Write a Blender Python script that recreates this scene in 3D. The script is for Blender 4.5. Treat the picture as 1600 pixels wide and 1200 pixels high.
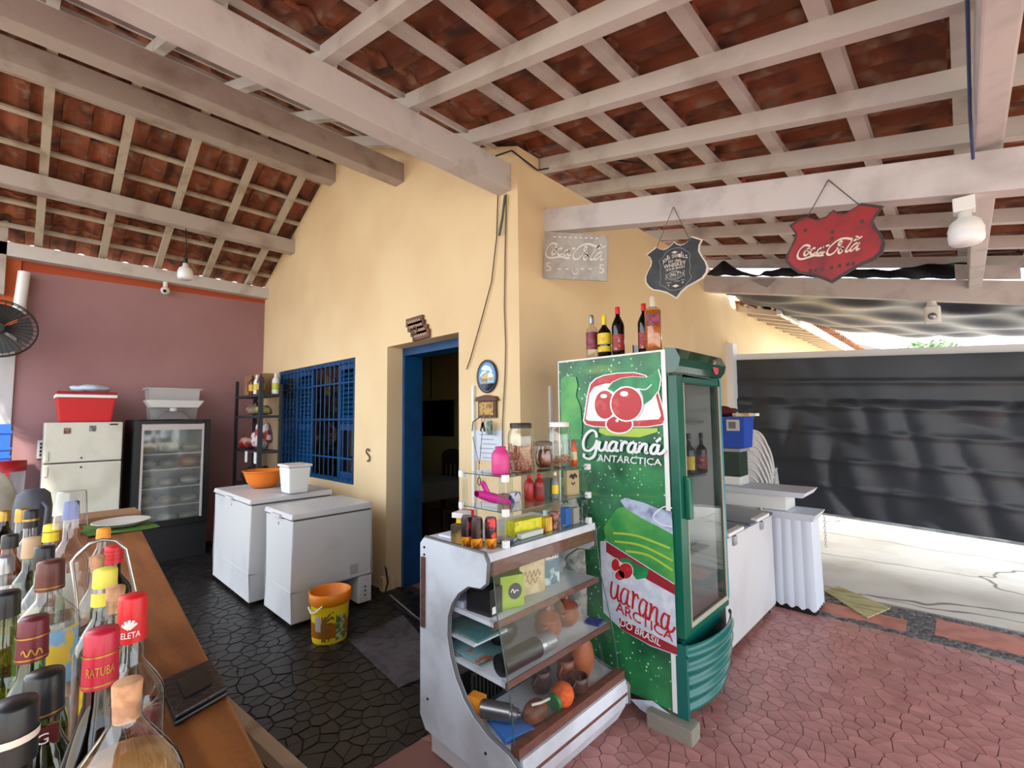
import bpy, bmesh, math, random
from mathutils import Vector, Matrix
random.seed(7)
for o in list(bpy.data.objects): bpy.data.objects.remove(o)
scene = bpy.context.scene
col = scene.collection
PI = math.pi
def S(r, g, b):
    f = lambda c: (c/255/12.92) if c/255 <= 0.04045 else ((c/255+0.055)/1.055)**2.4
    return (f(r), f(g), f(b), 1.0)

# ------------------------------------------------------------------ camera
FPX, YAW, PITCH, ROLL, CAMH = 732.8, 0.764188, 0.0713872, -0.0109016, 1.6
_h = Vector((-math.sin(YAW), math.cos(YAW), 0)); _r = Vector((math.cos(YAW), math.sin(YAW), 0)); _u = Vector((0, 0, 1))
FW = _h*math.cos(PITCH) + _u*math.sin(PITCH); _up = _u*math.cos(PITCH) - _h*math.sin(PITCH)
RT = _r*math.cos(ROLL) + _up*math.sin(ROLL); UP = _up*math.cos(ROLL) - _r*math.sin(ROLL)
CAM = Vector((0, 0, CAMH))
cd = bpy.data.cameras.new('camera'); cam = bpy.data.objects.new('camera', cd); col.objects.link(cam)
cd.sensor_width = 36; cd.lens = FPX/1600*36; cd.clip_start = 0.02; cd.clip_end = 300
m = Matrix((RT, UP, -FW)).transposed().to_4x4(); m.translation = CAM
cam.matrix_world = m
scene.camera = cam

# ------------------------------------------------------------------ sky, sun, exposure
w = bpy.data.worlds.new('world'); scene.world = w; w.use_nodes = True
bg = w.node_tree.nodes['Background']; bg.inputs['Color'].default_value = (0.86, 0.93, 1.0, 1); bg.inputs['Strength'].default_value = 1.75
sd = bpy.data.lights.new('sun', 'SUN'); sun = bpy.data.objects.new('sun', sd); col.objects.link(sun)
sd.energy = 5.0; sd.angle = math.radians(2.0); sd.color = (1.0, 0.94, 0.84)
sun.rotation_euler = Vector((-0.62, 0.42, -1.0)).to_track_quat('-Z', 'Y').to_euler()
sun.location = (6, -4, 10); sun['kind'] = 'helper'
vs = scene.view_settings
vs.view_transform = 'Standard'; vs.look = 'None'; vs.gamma = 1.0; vs.use_curve_mapping = False
vs.exposure = 1.15
scene.cycles.transparent_max_bounces = 24
scene.cycles.max_bounces = 10

# ------------------------------------------------------------------ pixel -> direction -> point on a known plane
def ray(x, y): return RT*((x-800)/FPX) - UP*((y-600)/FPX) + FW
def onZ(x, y, z): d = ray(x, y); return CAM + d*((z-CAMH)/d.z)
def onX(x, y, v): d = ray(x, y); return CAM + d*(v/d.x)
def onY(x, y, v): d = ray(x, y); return CAM + d*(v/d.y)

# ------------------------------------------------------------------ materials
MATS = {}
def _mix(nt, a, b, fac):
    n = nt.nodes.new('ShaderNodeMix'); n.data_type = 'RGBA'
    for i, v in ((6, a), (7, b)):
        if isinstance(v, tuple): n.inputs[i].default_value = v
        else: nt.links.new(v, n.inputs[i])
    if isinstance(fac, (int, float)): n.inputs[0].default_value = fac
    else: nt.links.new(fac, n.inputs[0])
    return n.outputs[2]
def _ramp(nt, src, p0, p1):
    n = nt.nodes.new('ShaderNodeMapRange'); n.inputs[1].default_value = p0; n.inputs[2].default_value = p1
    nt.links.new(src, n.inputs[0]); return n.outputs[0]
def _noise(nt, scale, detail=4, coord='Object', stretch=None):
    tc = nt.nodes.new('ShaderNodeTexCoord'); n = nt.nodes.new('ShaderNodeTexNoise')
    n.inputs['Scale'].default_value = scale; n.inputs['Detail'].default_value = detail
    src = tc.outputs[coord]
    if stretch:
        mp = nt.nodes.new('ShaderNodeMapping'); mp.inputs['Scale'].default_value = stretch
        nt.links.new(src, mp.inputs['Vector']); src = mp.outputs['Vector']
    nt.links.new(src, n.inputs['Vector']); return n.outputs['Fac']
def mat(name, rgb, rough=0.55, metal=0.0, rgb2=None, scale=6, lo=0.45, hi=0.62, stretch=None, bump=0.0, bscale=60, spec=0.5, rand=0.0, coat=0.0, alpha=None, sss=0.0, emit=0.0):
    if name in MATS: return MATS[name]
    mt = bpy.data.materials.new(name); mt.use_nodes = True; nt = mt.node_tree; p = nt.nodes['Principled BSDF']
    c = rgb if len(rgb) == 4 else S(*rgb)
    p.inputs['Roughness'].default_value = rough; p.inputs['Metallic'].default_value = metal
    p.inputs['Specular IOR Level'].default_value = spec; p.inputs['Coat Weight'].default_value = coat
    out = c
    if rgb2 is not None:
        c2 = rgb2 if len(rgb2) == 4 else S(*rgb2)
        out = _mix(nt, c, c2, _ramp(nt, _noise(nt, scale, 5, stretch=stretch), lo, hi))
    if rand:
        oi = nt.nodes.new('ShaderNodeObjectInfo'); ge = nt.nodes.new('ShaderNodeNewGeometry')
        ad = nt.nodes.new('ShaderNodeMath'); ad.operation = 'ADD'; nt.links.new(oi.outputs['Random'], ad.inputs[0]); nt.links.new(ge.outputs['Random Per Island'], ad.inputs[1])
        fr = nt.nodes.new('ShaderNodeMath'); fr.operation = 'FRACT'; nt.links.new(ad.outputs[0], fr.inputs[0])
        hs = nt.nodes.new('ShaderNodeHueSaturation'); mr = nt.nodes.new('ShaderNodeMapRange')
        mr.inputs[3].default_value = 1-rand; mr.inputs[4].default_value = 1+rand; nt.links.new(fr.outputs[0], mr.inputs[0]); nt.links.new(mr.outputs[0], hs.inputs['Value'])
        if isinstance(out, tuple): hs.inputs['Color'].default_value = out
        else: nt.links.new(out, hs.inputs['Color'])
        out = hs.outputs['Color']
    if isinstance(out, tuple): p.inputs['Base Color'].default_value = out
    else: nt.links.new(out, p.inputs['Base Color'])
    if bump:
        b = nt.nodes.new('ShaderNodeBump'); b.inputs['Strength'].default_value = bump; b.inputs['Distance'].default_value = 0.01
        nt.links.new(_noise(nt, bscale, 6), b.inputs['Height']); nt.links.new(b.outputs[0], p.inputs['Normal'])
    if alpha is not None: p.inputs['Alpha'].default_value = alpha
    if emit: p.inputs['Emission Color'].default_value = c; p.inputs['Emission Strength'].default_value = emit
    MATS[name] = mt; return mt
def glass(name, tint=(1, 1, 1), gloss=1.0, rough=0.02, haze=0.0, ior=1.45):
    """thin clear pane: tinted straight-through light plus a mirror-like surface reflection"""
    if name in MATS: return MATS[name]
    mt = bpy.data.materials.new(name); mt.use_nodes = True; nt = mt.node_tree; nt.nodes.clear()
    out = nt.nodes.new('ShaderNodeOutputMaterial'); tr = nt.nodes.new('ShaderNodeBsdfTransparent'); gl = nt.nodes.new('ShaderNodeBsdfGlossy')
    tr.inputs[0].default_value = (*tint, 1); gl.inputs['Roughness'].default_value = rough
    lw = nt.nodes.new('ShaderNodeLayerWeight'); lw.inputs[0].default_value = .5          # surface reflection by angle, the same from either side of the pane
    pw = nt.nodes.new('ShaderNodeMath'); pw.operation = 'POWER'; pw.inputs[1].default_value = 5; nt.links.new(lw.outputs['Facing'], pw.inputs[0])
    mu = nt.nodes.new('ShaderNodeMath'); mu.operation = 'MULTIPLY_ADD'; mu.use_clamp = True; mu.inputs[1].default_value = .94*gloss; mu.inputs[2].default_value = .045*gloss; nt.links.new(pw.outputs[0], mu.inputs[0])
    mx = nt.nodes.new('ShaderNodeMixShader'); nt.links.new(mu.outputs[0], mx.inputs[0]); nt.links.new(tr.outputs[0], mx.inputs[1]); nt.links.new(gl.outputs[0], mx.inputs[2])
    res = mx.outputs[0]
    if haze:
        df = nt.nodes.new('ShaderNodeBsdfDiffuse'); df.inputs[0].default_value = (0.8, 0.82, 0.84, 1)
        m2 = nt.nodes.new('ShaderNodeMixShader'); m2.inputs[0].default_value = haze; nt.links.new(res, m2.inputs[1]); nt.links.new(df.outputs[0], m2.inputs[2]); res = m2.outputs[0]
    nt.links.new(res, out.inputs[0]); MATS[name] = mt; return mt

# ------------------------------------------------------------------ mesh builder
class MB:
    def __init__(s): s.v, s.f, s.mi, s.sm = [], [], [], []
    def add(s, vs, fs, mi=0, smooth=False):
        n = len(s.v); s.v += [tuple(p) for p in vs]; s.f += [tuple(i+n for i in q) for q in fs]; s.mi += [mi]*len(fs); s.sm += [smooth]*len(fs); return s
    def box(s, x0, x1, y0, y1, z0, z1, mi=0):
        v = [(x, y, z) for z in (z0, z1) for y in (y0, y1) for x in (x0, x1)]
        return s.add(v, [(0, 2, 3, 1), (4, 5, 7, 6), (0, 1, 5, 4), (2, 6, 7, 3), (0, 4, 6, 2), (1, 3, 7, 5)], mi)
    def hexa(s, bot, top, mi=0):
        return s.add(list(bot)+list(top), [(3, 2, 1, 0), (4, 5, 6, 7), (0, 1, 5, 4), (1, 2, 6, 5), (2, 3, 7, 6), (3, 0, 4, 7)], mi)
    def bar(s, a, b, w, h, mi=0, up=(0, 0, 1)):
        """square timber from a to b, centre line; w sideways, h along up"""
        a, b = Vector(a), Vector(b); d = (b-a).normalized(); up = Vector(up); sd = d.cross(up).normalized(); un = sd.cross(d)
        pts = [[p+sd*(w/2*i)+un*(h/2*j) for i, j in ((-1, -1), (1, -1), (1, 1), (-1, 1))] for p in (a, b)]
        return s.hexa(pts[0], pts[1], mi)
    def prism(s, poly, axis, a0, a1, mi=0, smooth=False):
        def P(u, v, t): return {'y': (u, t, v), 'x': (t, u, v), 'z': (u, v, t)}[axis]
        n = len(poly); v = [P(u, w_, a0) for u, w_ in poly]+[P(u, w_, a1) for u, w_ in poly]
        s.add(v, [tuple(range(n-1, -1, -1)), tuple(range(n, 2*n))], mi)
        return s.add(v, [(i, (i+1) % n, n+(i+1) % n, n+i) for i in range(n)], mi, smooth)
    def lathe(s, prof, n=20, c=(0, 0, 0), mi=0, smooth=True, sx=1.0, sy=1.0, a0=0, a1=2*PI):
        full = abs(a1-a0-2*PI) < 1e-6; k = n if full else n+1; vs = []
        for r, z in prof:
            for i in range(k):
                a = a0+(a1-a0)*i/n; vs.append((c[0]+r*sx*math.cos(a), c[1]+r*sy*math.sin(a), c[2]+z))
        fs = []
        for j in range(len(prof)-1):
            for i in range(n):
                i2 = (i+1) % k
                fs.append((j*k+i, j*k+i2, (j+1)*k+i2, (j+1)*k+i))
        return s.add(vs, fs, mi, smooth)
    def disc(s, r, z, n=20, c=(0, 0, 0), mi=0, sx=1, sy=1):
        return s.add([(c[0]+r*sx*math.cos(2*PI*i/n), c[1]+r*sy*math.sin(2*PI*i/n), c[2]+z) for i in range(n)], [tuple(range(n))], mi)
    def cyl(s, a, b, r, n=12, mi=0, r2=None, caps=True):
        a, b = Vector(a), Vector(b); d = (b-a).normalized(); t = Vector((0, 0, 1)) if abs(d.z) < .9 else Vector((1, 0, 0))
        e = d.cross(t).normalized(); g = d.cross(e); r2 = r if r2 is None else r2
        v = [p+(e*math.cos(2*PI*i/n)+g*math.sin(2*PI*i/n))*q for p, q in ((a, r), (b, r2)) for i in range(n)]
        s.add(v, [(i, n+i, n+(i+1) % n, (i+1) % n) for i in range(n)], mi, True)
        if caps: s.add(v, [tuple(range(n)), tuple(range(2*n-1, n-1, -1))], mi)
        return s
    def tube(s, pts, r, n=6, mi=0):
        pts = [Vector(p) for p in pts]; rings = []; e = None
        for i, p in enumerate(pts):
            d = (pts[min(i+1, len(pts)-1)]-pts[max(i-1, 0)]).normalized()
            if e is None: t = Vector((0, 0, 1)) if abs(d.z) < .9 else Vector((1, 0, 0)); e = d.cross(t).normalized()
            else: e = (e-d*e.dot(d)).normalized()
            g = d.cross(e); rings += [p+(e*math.cos(2*PI*k/n)+g*math.sin(2*PI*k/n))*r for k in range(n)]
        m_ = len(pts)
        s.add(rings, [(j*n+k, j*n+(k+1) % n, (j+1)*n+(k+1) % n, (j+1)*n+k) for j in range(m_-1) for k in range(n)], mi, True)
        return s.add(rings, [tuple(range(n-1, -1, -1)), tuple(range((m_-1)*n, m_*n))], mi)
    def sphere(s, c, r, n=16, m_=10, mi=0, sc=(1, 1, 1)):
        prof = [(r*math.sin(PI*j/m_), -r*math.cos(PI*j/m_)) for j in range(m_+1)]; vs = []
        for q, z in prof:
            for i in range(n): vs.append((c[0]+q*sc[0]*math.cos(2*PI*i/n), c[1]+q*sc[1]*math.sin(2*PI*i/n), c[2]+z*sc[2]))
        return s.add(vs, [(j*n+i, j*n+(i+1) % n, (j+1)*n+(i+1) % n, (j+1)*n+i) for j in range(m_) for i in range(n)], mi, True)
    def grid(s, fn, nu, nv, mi=0, smooth=True):
        v = [fn(i/nu, j/nv) for j in range(nv+1) for i in range(nu+1)]
        return s.add(v, [(j*(nu+1)+i, j*(nu+1)+i+1, (j+1)*(nu+1)+i+1, (j+1)*(nu+1)+i) for j in range(nv) for i in range(nu)], mi, smooth)
    def rbox(s, x0, x1, y0, y1, z0, z1, r, mi=0, n=4):
        """box with rounded vertical edges"""
        p = []
        for cx, cy, a in ((x1-r, y1-r, 0), (x0+r, y1-r, PI/2), (x0+r, y0+r, PI), (x1-r, y0+r, 1.5*PI)):
            for k in range(n+1): p.append((cx+r*math.cos(a+PI/2*k/n), cy+r*math.sin(a+PI/2*k/n)))
        return s.prism(p, 'z', z0, z1, mi, False)
    def mesh(s, name, mats, off=(0, 0, 0), bevel=0.0, weld=False):
        me = bpy.data.meshes.new(name); ox, oy, oz = off
        me.from_pydata([(x-ox, y-oy, z-oz) for x, y, z in s.v], [], s.f)
        for q in (mats if isinstance(mats, (list, tuple)) else [mats]): me.materials.append(q)
        me.polygons.foreach_set('material_index', s.mi); me.polygons.foreach_set('use_smooth', s.sm)
        bm = bmesh.new(); bm.from_mesh(me)
        if weld or bevel: bmesh.ops.remove_doubles(bm, verts=bm.verts, dist=1e-5)
        bmesh.ops.recalc_face_normals(bm, faces=bm.faces)
        if bevel:
            ed = [e for e in bm.edges if len(e.link_faces) == 2 and e.calc_face_angle(0) > 0.5]
            bmesh.ops.bevel(bm, geom=ed, offset=bevel, segments=2, profile=0.7, affect='EDGES', clamp_overlap=True)
        bm.to_mesh(me); bm.free(); me.update(); return me
    def build(s, name, mats, parent=None, local=False, bevel=0.0, loc=None, rot=None, label=None, kind=None):
        off = (0, 0, 0)
        if parent is not None and not local: off = tuple(parent.get('_w', (0, 0, 0)))
        elif parent is None and loc is not None and not local: off = loc
        o = bpy.data.objects.new(name, s.mesh(name, mats, off, bevel)); col.objects.link(o)
        if parent is not None: o.parent = parent
        if loc is not None: o.location = loc
        if rot is not None: o.rotation_euler = rot
        o['_w'] = off if parent is not None else (tuple(loc) if loc is not None else (0.0, 0.0, 0.0))
        if label: o['label'] = label
        if kind: o['kind'] = kind
        return o
def tag(o, label, cat=None, group=None, kind=None):
    o['label'] = label
    if cat: o['category'] = cat
    if group: o['group'] = group
    if kind: o['kind'] = kind
    return o
def thing(name, label, cat, loc=(0, 0, 0), rotz=0, group=None, kind=None):
    o = bpy.data.objects.new(name, None); col.objects.link(o); o.location = loc; o.rotation_euler = (0, 0, rotz); o.empty_display_size = .05
    o['_w'] = tuple(float(c) for c in loc); return tag(o, label, cat, group, kind)
def place(name, mesh, parent=None, loc=(0, 0, 0), rot=(0, 0, 0), scale=None):
    o = bpy.data.objects.new(name, mesh); col.objects.link(o); o.parent = parent; o.location = loc; o.rotation_euler = rot
    if scale: o.scale = scale
    return o
def copy_tree(o, parent=None):
    c = o.copy(); col.objects.link(c); c.parent = parent
    for ch in list(o.children): copy_tree(ch, c)
    return c
# flat print: smooth strokes and lettering laid on a surface (u, v in metres) by a mapping function
def spline(pts, k=6, closed=False):
    n = len(pts); out = []
    for i in range(n if closed else n-1):
        p = [pts[(i+d) % n] if closed else pts[min(max(i+d, 0), n-1)] for d in (-1, 0, 1, 2)]
        for j in range(k):
            t = j/k
            out.append(tuple(0.5*(2*p[1][a]+(p[2][a]-p[0][a])*t+(2*p[0][a]-5*p[1][a]+4*p[2][a]-p[3][a])*t*t+(3*p[1][a]-p[0][a]-3*p[2][a]+p[3][a])*t**3) for a in (0, 1)))
    if not closed: out.append(tuple(pts[-1]))
    return out
def stroke(mb, pts, w, fn, mi=0, nib=None, closed=False, k=6, nibk=.55):
    q = spline(pts, k, closed); n = len(q); L = []; R = []
    for i, p in enumerate(q):
        a = q[(i-1) % n] if closed else q[max(i-1, 0)]; b = q[(i+1) % n] if closed else q[min(i+1, n-1)]
        dx, dy = b[0]-a[0], b[1]-a[1]; l = math.hypot(dx, dy) or 1; nx, ny = -dy/l, dx/l
        ww = w/2
        if nib is not None: ww *= (1-nibk)+nibk*abs(math.sin(math.atan2(dy, dx)-nib))
        L.append(fn(p[0]+nx*ww, p[1]+ny*ww)); R.append(fn(p[0]-nx*ww, p[1]-ny*ww))
    fs = [(i, (i+1) % n, n+(i+1) % n, n+i) for i in range(n if closed else n-1)]
    mb.add(L+R, fs, mi)
def fill(mb, pts, fn, mi=0, k=0):
    q = spline(pts, k, True) if k else pts
    mb.add([fn(*p) for p in q], [tuple(range(len(q)))], mi)
_TX = {}
def text_geo(body, bold=0.0, shear=0.0):
    key = (body, bold, shear)
    if key in _TX: return _TX[key]
    cu = bpy.data.curves.new('t', 'FONT'); cu.body = body; cu.size = 1; cu.offset = bold; cu.shear = shear; cu.resolution_u = 3
    o = bpy.data.objects.new('t', cu); col.objects.link(o); dg = bpy.context.evaluated_depsgraph_get(); me = bpy.data.meshes.new_from_object(o.evaluated_get(dg))
    vs = [(v.co.x, v.co.y) for v in me.vertices]; fs = [tuple(p.vertices) for p in me.polygons]
    bpy.data.objects.remove(o); bpy.data.curves.remove(cu); bpy.data.meshes.remove(me)
    x0 = min(v[0] for v in vs); x1 = max(v[0] for v in vs); y0 = min(v[1] for v in vs); y1 = max(v[1] for v in vs)
    _TX[key] = ([((x-x0)/(x1-x0), (y-y0)/(y1-y0)) for x, y in vs], fs); return _TX[key]
def lettering(mb, body, quad, fn, mi=0, bold=0.0, shear=0.0):
    """quad: bottom-left, bottom-right, top-right, top-left in (u, v)"""
    vs, fs = text_geo(body, bold, shear); a, b, c, d = quad
    out = []
    for s_, t in vs: out.append(fn(*[a[k]*(1-s_)*(1-t)+b[k]*s_*(1-t)+c[k]*s_*t+d[k]*(1-s_)*t for k in (0, 1)]))
    mb.add(out, fs, mi)
# ------------------------------------------------------------------ lettering prepared while the scene is small
for t_ in ('ANTARCTICA', 'ARCTICA', 'DO BRASIL', 'JOHN DANIELS', 'EST 1866', 'WHISKEY', 'SOUR MASH', 'No.7', '5', 'RUM', 'SELETA', 'RATUBA', 'G', 'PA', 'Coffee'): text_geo(t_, 0.0)
def in_view(p, pad=60):
    q = Vector(p)-CAM; z = q.dot(FW)
    if z < .05: return None
    x = 800+FPX*q.dot(RT)/z; y = 600-FPX*q.dot(UP)/z
    return z if -pad < x < 1600+pad and -pad < y < 1200+pad else None

# ------------------------------------------------------------------ surface materials
m_yel = mat('ochre_wall_paint', (232, 206, 164), 0.85, rgb2=(222, 192, 150), scale=1.1, lo=.42, hi=.68, bump=.12, bscale=9)
m_white = mat('whitewash', (198, 192, 192), 0.7, rgb2=(174, 167, 167), scale=5, lo=.5, hi=.72, bump=.3, bscale=14, stretch=(1, 1, 1))
m_raft = mat('painted_rafter', (200, 194, 190), 0.7, rgb2=(166, 156, 148), scale=4, lo=.52, hi=.75, bump=.3, bscale=20)
m_greyb = mat('dusty_beam_paint', (176, 164, 156), 0.75, rgb2=(138, 122, 110), scale=3, lo=.5, hi=.72, bump=.3, bscale=16)
m_blue = mat('blue_gloss_paint', (6, 72, 124), 0.35, rgb2=(5, 56, 102), scale=6, lo=.45, hi=.7)
m_black = mat('black_plastic', (14, 14, 16), 0.4)
m_dark = mat('dark_metal', (26, 26, 30), 0.45)
m_conc = mat('concrete', (224, 221, 214), 0.85, rgb2=(200, 195, 184), scale=1.6, lo=.45, hi=.7, bump=.5, bscale=12)
m_grout_r = mat('red_grout', (140, 98, 92), 0.7)
m_grout_d = mat('grey_grout', (56, 50, 44), 0.85)
m_red = mat('red_tile', (182, 128, 124), 0.36, rgb2=(162, 108, 104), scale=7, rand=.12, lo=.4, hi=.7)
m_slate = mat('slate_tile', (25, 23, 24), 0.42, rgb2=(38, 33, 30), scale=9, rand=.4, lo=.4, hi=.7)
m_bsl = mat('grey_border_tile', (74, 74, 82), 0.5, rgb2=(120, 114, 116), scale=14, rand=.4)
m_pink = mat('pink_panel_tile', (190, 122, 108), 0.5, rgb2=(170, 104, 92), scale=9, rand=.1)

def tile_material():
    mt = mat('terracotta', (146, 82, 52), 0.75, rgb2=(110, 62, 42), scale=4, lo=.35, hi=.65, rand=.3, bump=.25, bscale=30)
    nt = mt.node_tree; p = nt.nodes['Principled BSDF']; src = p.inputs['Base Color'].links[0].from_socket
    st = _ramp(nt, _noise(nt, 3.2, 6, coord='Generated', stretch=(2.2, 1.0, 1)), .56, .70)
    oi = nt.nodes.new('ShaderNodeObjectInfo'); ns = nt.nodes.new('ShaderNodeTexNoise'); ns.noise_dimensions = '4D'; ns.inputs['Scale'].default_value = 9
    tc = nt.nodes.new('ShaderNodeTexCoord'); nt.links.new(tc.outputs['Object'], ns.inputs['Vector'])
    mm = nt.nodes.new('ShaderNodeMath'); mm.operation = 'MULTIPLY'; mm.inputs[1].default_value = 40; nt.links.new(oi.outputs['Random'], mm.inputs[0]); nt.links.new(mm.outputs[0], ns.inputs['W'])
    st2 = _ramp(nt, ns.outputs['Fac'], .55, .68)
    a = _mix(nt, src, S(140, 112, 92), st2)
    ns2 = nt.nodes.new('ShaderNodeTexNoise'); ns2.noise_dimensions = '4D'; ns2.inputs['Scale'].default_value = 5; nt.links.new(tc.outputs['Object'], ns2.inputs['Vector'])
    ad = nt.nodes.new('ShaderNodeMath'); ad.operation = 'ADD'; ad.inputs[1].default_value = 13; nt.links.new(mm.outputs[0], ad.inputs[0]); nt.links.new(ad.outputs[0], ns2.inputs['W'])
    b = _mix(nt, a, S(62, 36, 28), _ramp(nt, ns2.outputs['Fac'], .52, .70))
    nt.links.new(b, p.inputs['Base Color']); return mt
m_tile = tile_material()

# ------------------------------------------------------------------ walls
YA, XB, XP = 2.41, -2.233, -7.35
APEX_X, APEX_Z = -5.0, 4.66
def roof_under(x):                       # underside of the rafters
    if x < APEX_X: return 3.53+.49*(x+7.28)
    if x < -2.35: return 3.50+.425*(-2.35-x)
    return 3.50-.228*(x+2.35)
def wall_strip(mb, x0, x1, z0, z1=None):
    xs = [x0]+[x for x in (APEX_X,) if x0 < x < x1]+[x1]
    top = [(x, (roof_under(x)+.10 if z1 is None else z1)) for x in reversed(xs)]
    mb.prism([(x0, z0), (x1, z0)]+top, 'y', YA, YA+.24)
wb = MB()
wall_strip(wb, XP-.2, -6.75, 0); wall_strip(wb, -6.75, -4.6, 0, .917); wall_strip(wb, -6.75, -4.6, 2.255); wall_strip(wb, -4.6, -3.97, 0)
wall_strip(wb, -3.97, -2.90, 2.292); wall_strip(wb, -2.90, XB, 0)
tag(wb.build('wall_back', m_yel), 'ochre yellow plastered gable wall with the blue door and barred window', 'wall', kind='structure')
bb = MB().box(-4.02, -3.955, YA-.035, YA+.1, 0, .13)
tag(bb.build('baseboard_back', m_yel, bevel=.006), 'short ochre plaster plinth at the foot of the door jamb', 'plinth', kind='structure')
wr = MB().box(XB-.22, XB, YA+.24, 6.65, 0, 3.47).box(XB-.22, XB, 6.65, 17.5, 0, 3.2)
tag(wr.build('wall_right', m_yel), 'ochre plastered side wall running on past the black gate', 'wall', kind='structure')
def mauve():
    mt = mat('mauve_paint', (158, 118, 119), 0.8, rgb2=(144, 104, 105), scale=.9, lo=.4, hi=.7, bump=.12, bscale=8); nt = mt.node_tree; p = nt.nodes['Principled BSDF']
    src = p.inputs['Base Color'].links[0].from_socket; ge = nt.nodes.new('ShaderNodeNewGeometry'); sx = nt.nodes.new('ShaderNodeSeparateXYZ'); nt.links.new(ge.outputs['Position'], sx.inputs[0])
    ma = nt.nodes.new('ShaderNodeMath'); ma.operation = 'MULTIPLY_ADD'; ma.inputs[1].default_value = -.02; nt.links.new(sx.outputs[1], ma.inputs[0]); nt.links.new(sx.outputs[2], ma.inputs[2])
    gt = nt.nodes.new('ShaderNodeMath'); gt.operation = 'GREATER_THAN'; gt.inputs[1].default_value = 3.27; nt.links.new(ma.outputs[0], gt.inputs[0])
    nt.links.new(_mix(nt, src, S(172, 74, 40), gt.outputs[0]), p.inputs['Base Color']); return mt
tag(MB().box(XP-.2, XP, -.08, YA, 0, 3.46).build('wall_left', mauve()), 'mauve painted wall with a thin orange band under the roof beam', 'wall', kind='structure')
pr = MB().box(XP-.2, XP+.03, -1.2, -.08, 0, 2.60, 0).box(XP-.2, XP+.03, -1.2, -.08, 2.60, 3.46, 1)
tag(pr.build('wall_pier', [mat('white_wall', (196, 194, 192), .8, rgb2=(180, 176, 172), scale=2), mat('orange_paint', (206, 104, 54), .8, rgb2=(180, 84, 44), scale=2.5)]), 'wall pier painted white below and orange above beside the mauve wall', 'wall', kind='structure')

# room behind the door
m_int = mat('interior_wall', (160, 142, 88), .85)
ir = MB().box(-9.2, XB-.2, 5.2, 5.4, 0, 3.0).box(-9.4, -9.2, YA+.24, 5.4, 0, 3.0).box(-9.4, XP-.2, YA, YA+.24, 0, 3.0)
tag(ir.build('wall_interior', m_int), 'dim olive walls of the room behind the blue door', 'wall', kind='structure')
tag(MB().box(-9.4, XB-.2, YA+.24, 5.4, 2.9, 3.0).build('ceiling_interior', mat('blue_ceiling', (70, 80, 96), .8)), 'dark blue grey ceiling of the room behind the blue door', 'ceiling', kind='structure')
tag(MB().tube([(-7.05, 5.195, 2.9), (-7.05, 5.195, 1.96)], .012).build('cable', m_dark), 'thin dark cable running down to the television', 'cable')

# ------------------------------------------------------------------ blue door frame and window
dr = thing('door_1', 'blue painted door frame set deep in the ochre wall', 'door frame', (-3.43, 2.62, 0), kind='structure')
MB().box(-3.97, -3.93, 2.58, 2.79, 0, 2.292).build('jamb', m_blue, dr, bevel=.004)
MB().box(-2.93, -2.90, 2.60, 2.79, 0, 2.292).build('jamb', m_blue, dr)
MB().box(-3.93, -2.93, 2.58, 2.79, 2.215, 2.292).build('head', m_blue, dr, bevel=.004)

wn = thing('window_1', 'blue louvred window behind thin vertical security bars', 'window', (-5.68, 2.5, .917), kind='structure')
MB().box(-6.75, -4.6, 2.43, 2.52, .917, .96).box(-6.75, -4.6, 2.43, 2.52, 2.21, 2.255).box(-6.75, -6.70, 2.43, 2.52, .96, 2.21).box(-4.65, -4.6, 2.43, 2.52, .96, 2.21).build('frame', m_blue, wn, bevel=.003)
slat = MB().bar((0, 0, 0), (1, 0, 0), .05, .008, up=(0, -.7, .7)).mesh('slat', m_blue)
def shutter(x0, x1, z0, z1):
    s_ = MB().box(x0, x0+.05, 2.455, 2.495, .96, 2.21).box(x1-.05, x1, 2.455, 2.495, .96, 2.21).box(x0+.05, x1-.05, 2.455, 2.495, .96, 1.03).box(x0+.05, x1-.05, 2.455, 2.495, 2.15, 2.21).box(x0+.05, x1-.05, 2.455, 2.495, 1.48, 1.55)
    sh = s_.build('shutter', m_blue, wn, bevel=.002)
    z = z0
    while z < z1:
        place('slat', slat, sh, (x0+.05+5.68, 2.475-2.5, z-.917), scale=(x1-x0-.1, 1, 1)); z += .052
    return sh
shutter(-6.70, -6.22, 1.06, 2.14); shutter(-6.22, -5.74, 1.06, 2.14)
sh = shutter(-5.05, -4.65, 1.58, 2.14)
MB().box(-5.0, -4.7, 2.468, 2.482, 1.03, 1.48).build('pane', glass('window_glass', (.55, .68, .85), 1.6, .05), sh)
MB().box(-5.74, -5.05, 2.47, 2.476, .96, 2.21).build('pane', glass('dark_pane', (.45, .46, .42), 1.4, .04), wn)
bar_m = MB().cyl((0, 0, .94), (0, 0, 2.235), .0048, 6).mesh('security_bar', m_blue)
nb = 19
for i in range(nb): place('security_bar', bar_m, wn, (-6.70+2.05*i/(nb-1)+5.68, 2.425-2.5, -.917))
for z in (1.18, 1.6, 2.0): MB().box(-6.75, -4.6, 2.418, 2.424, z-.01, z+.01).build('cross_bar', m_blue, wn)

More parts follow.
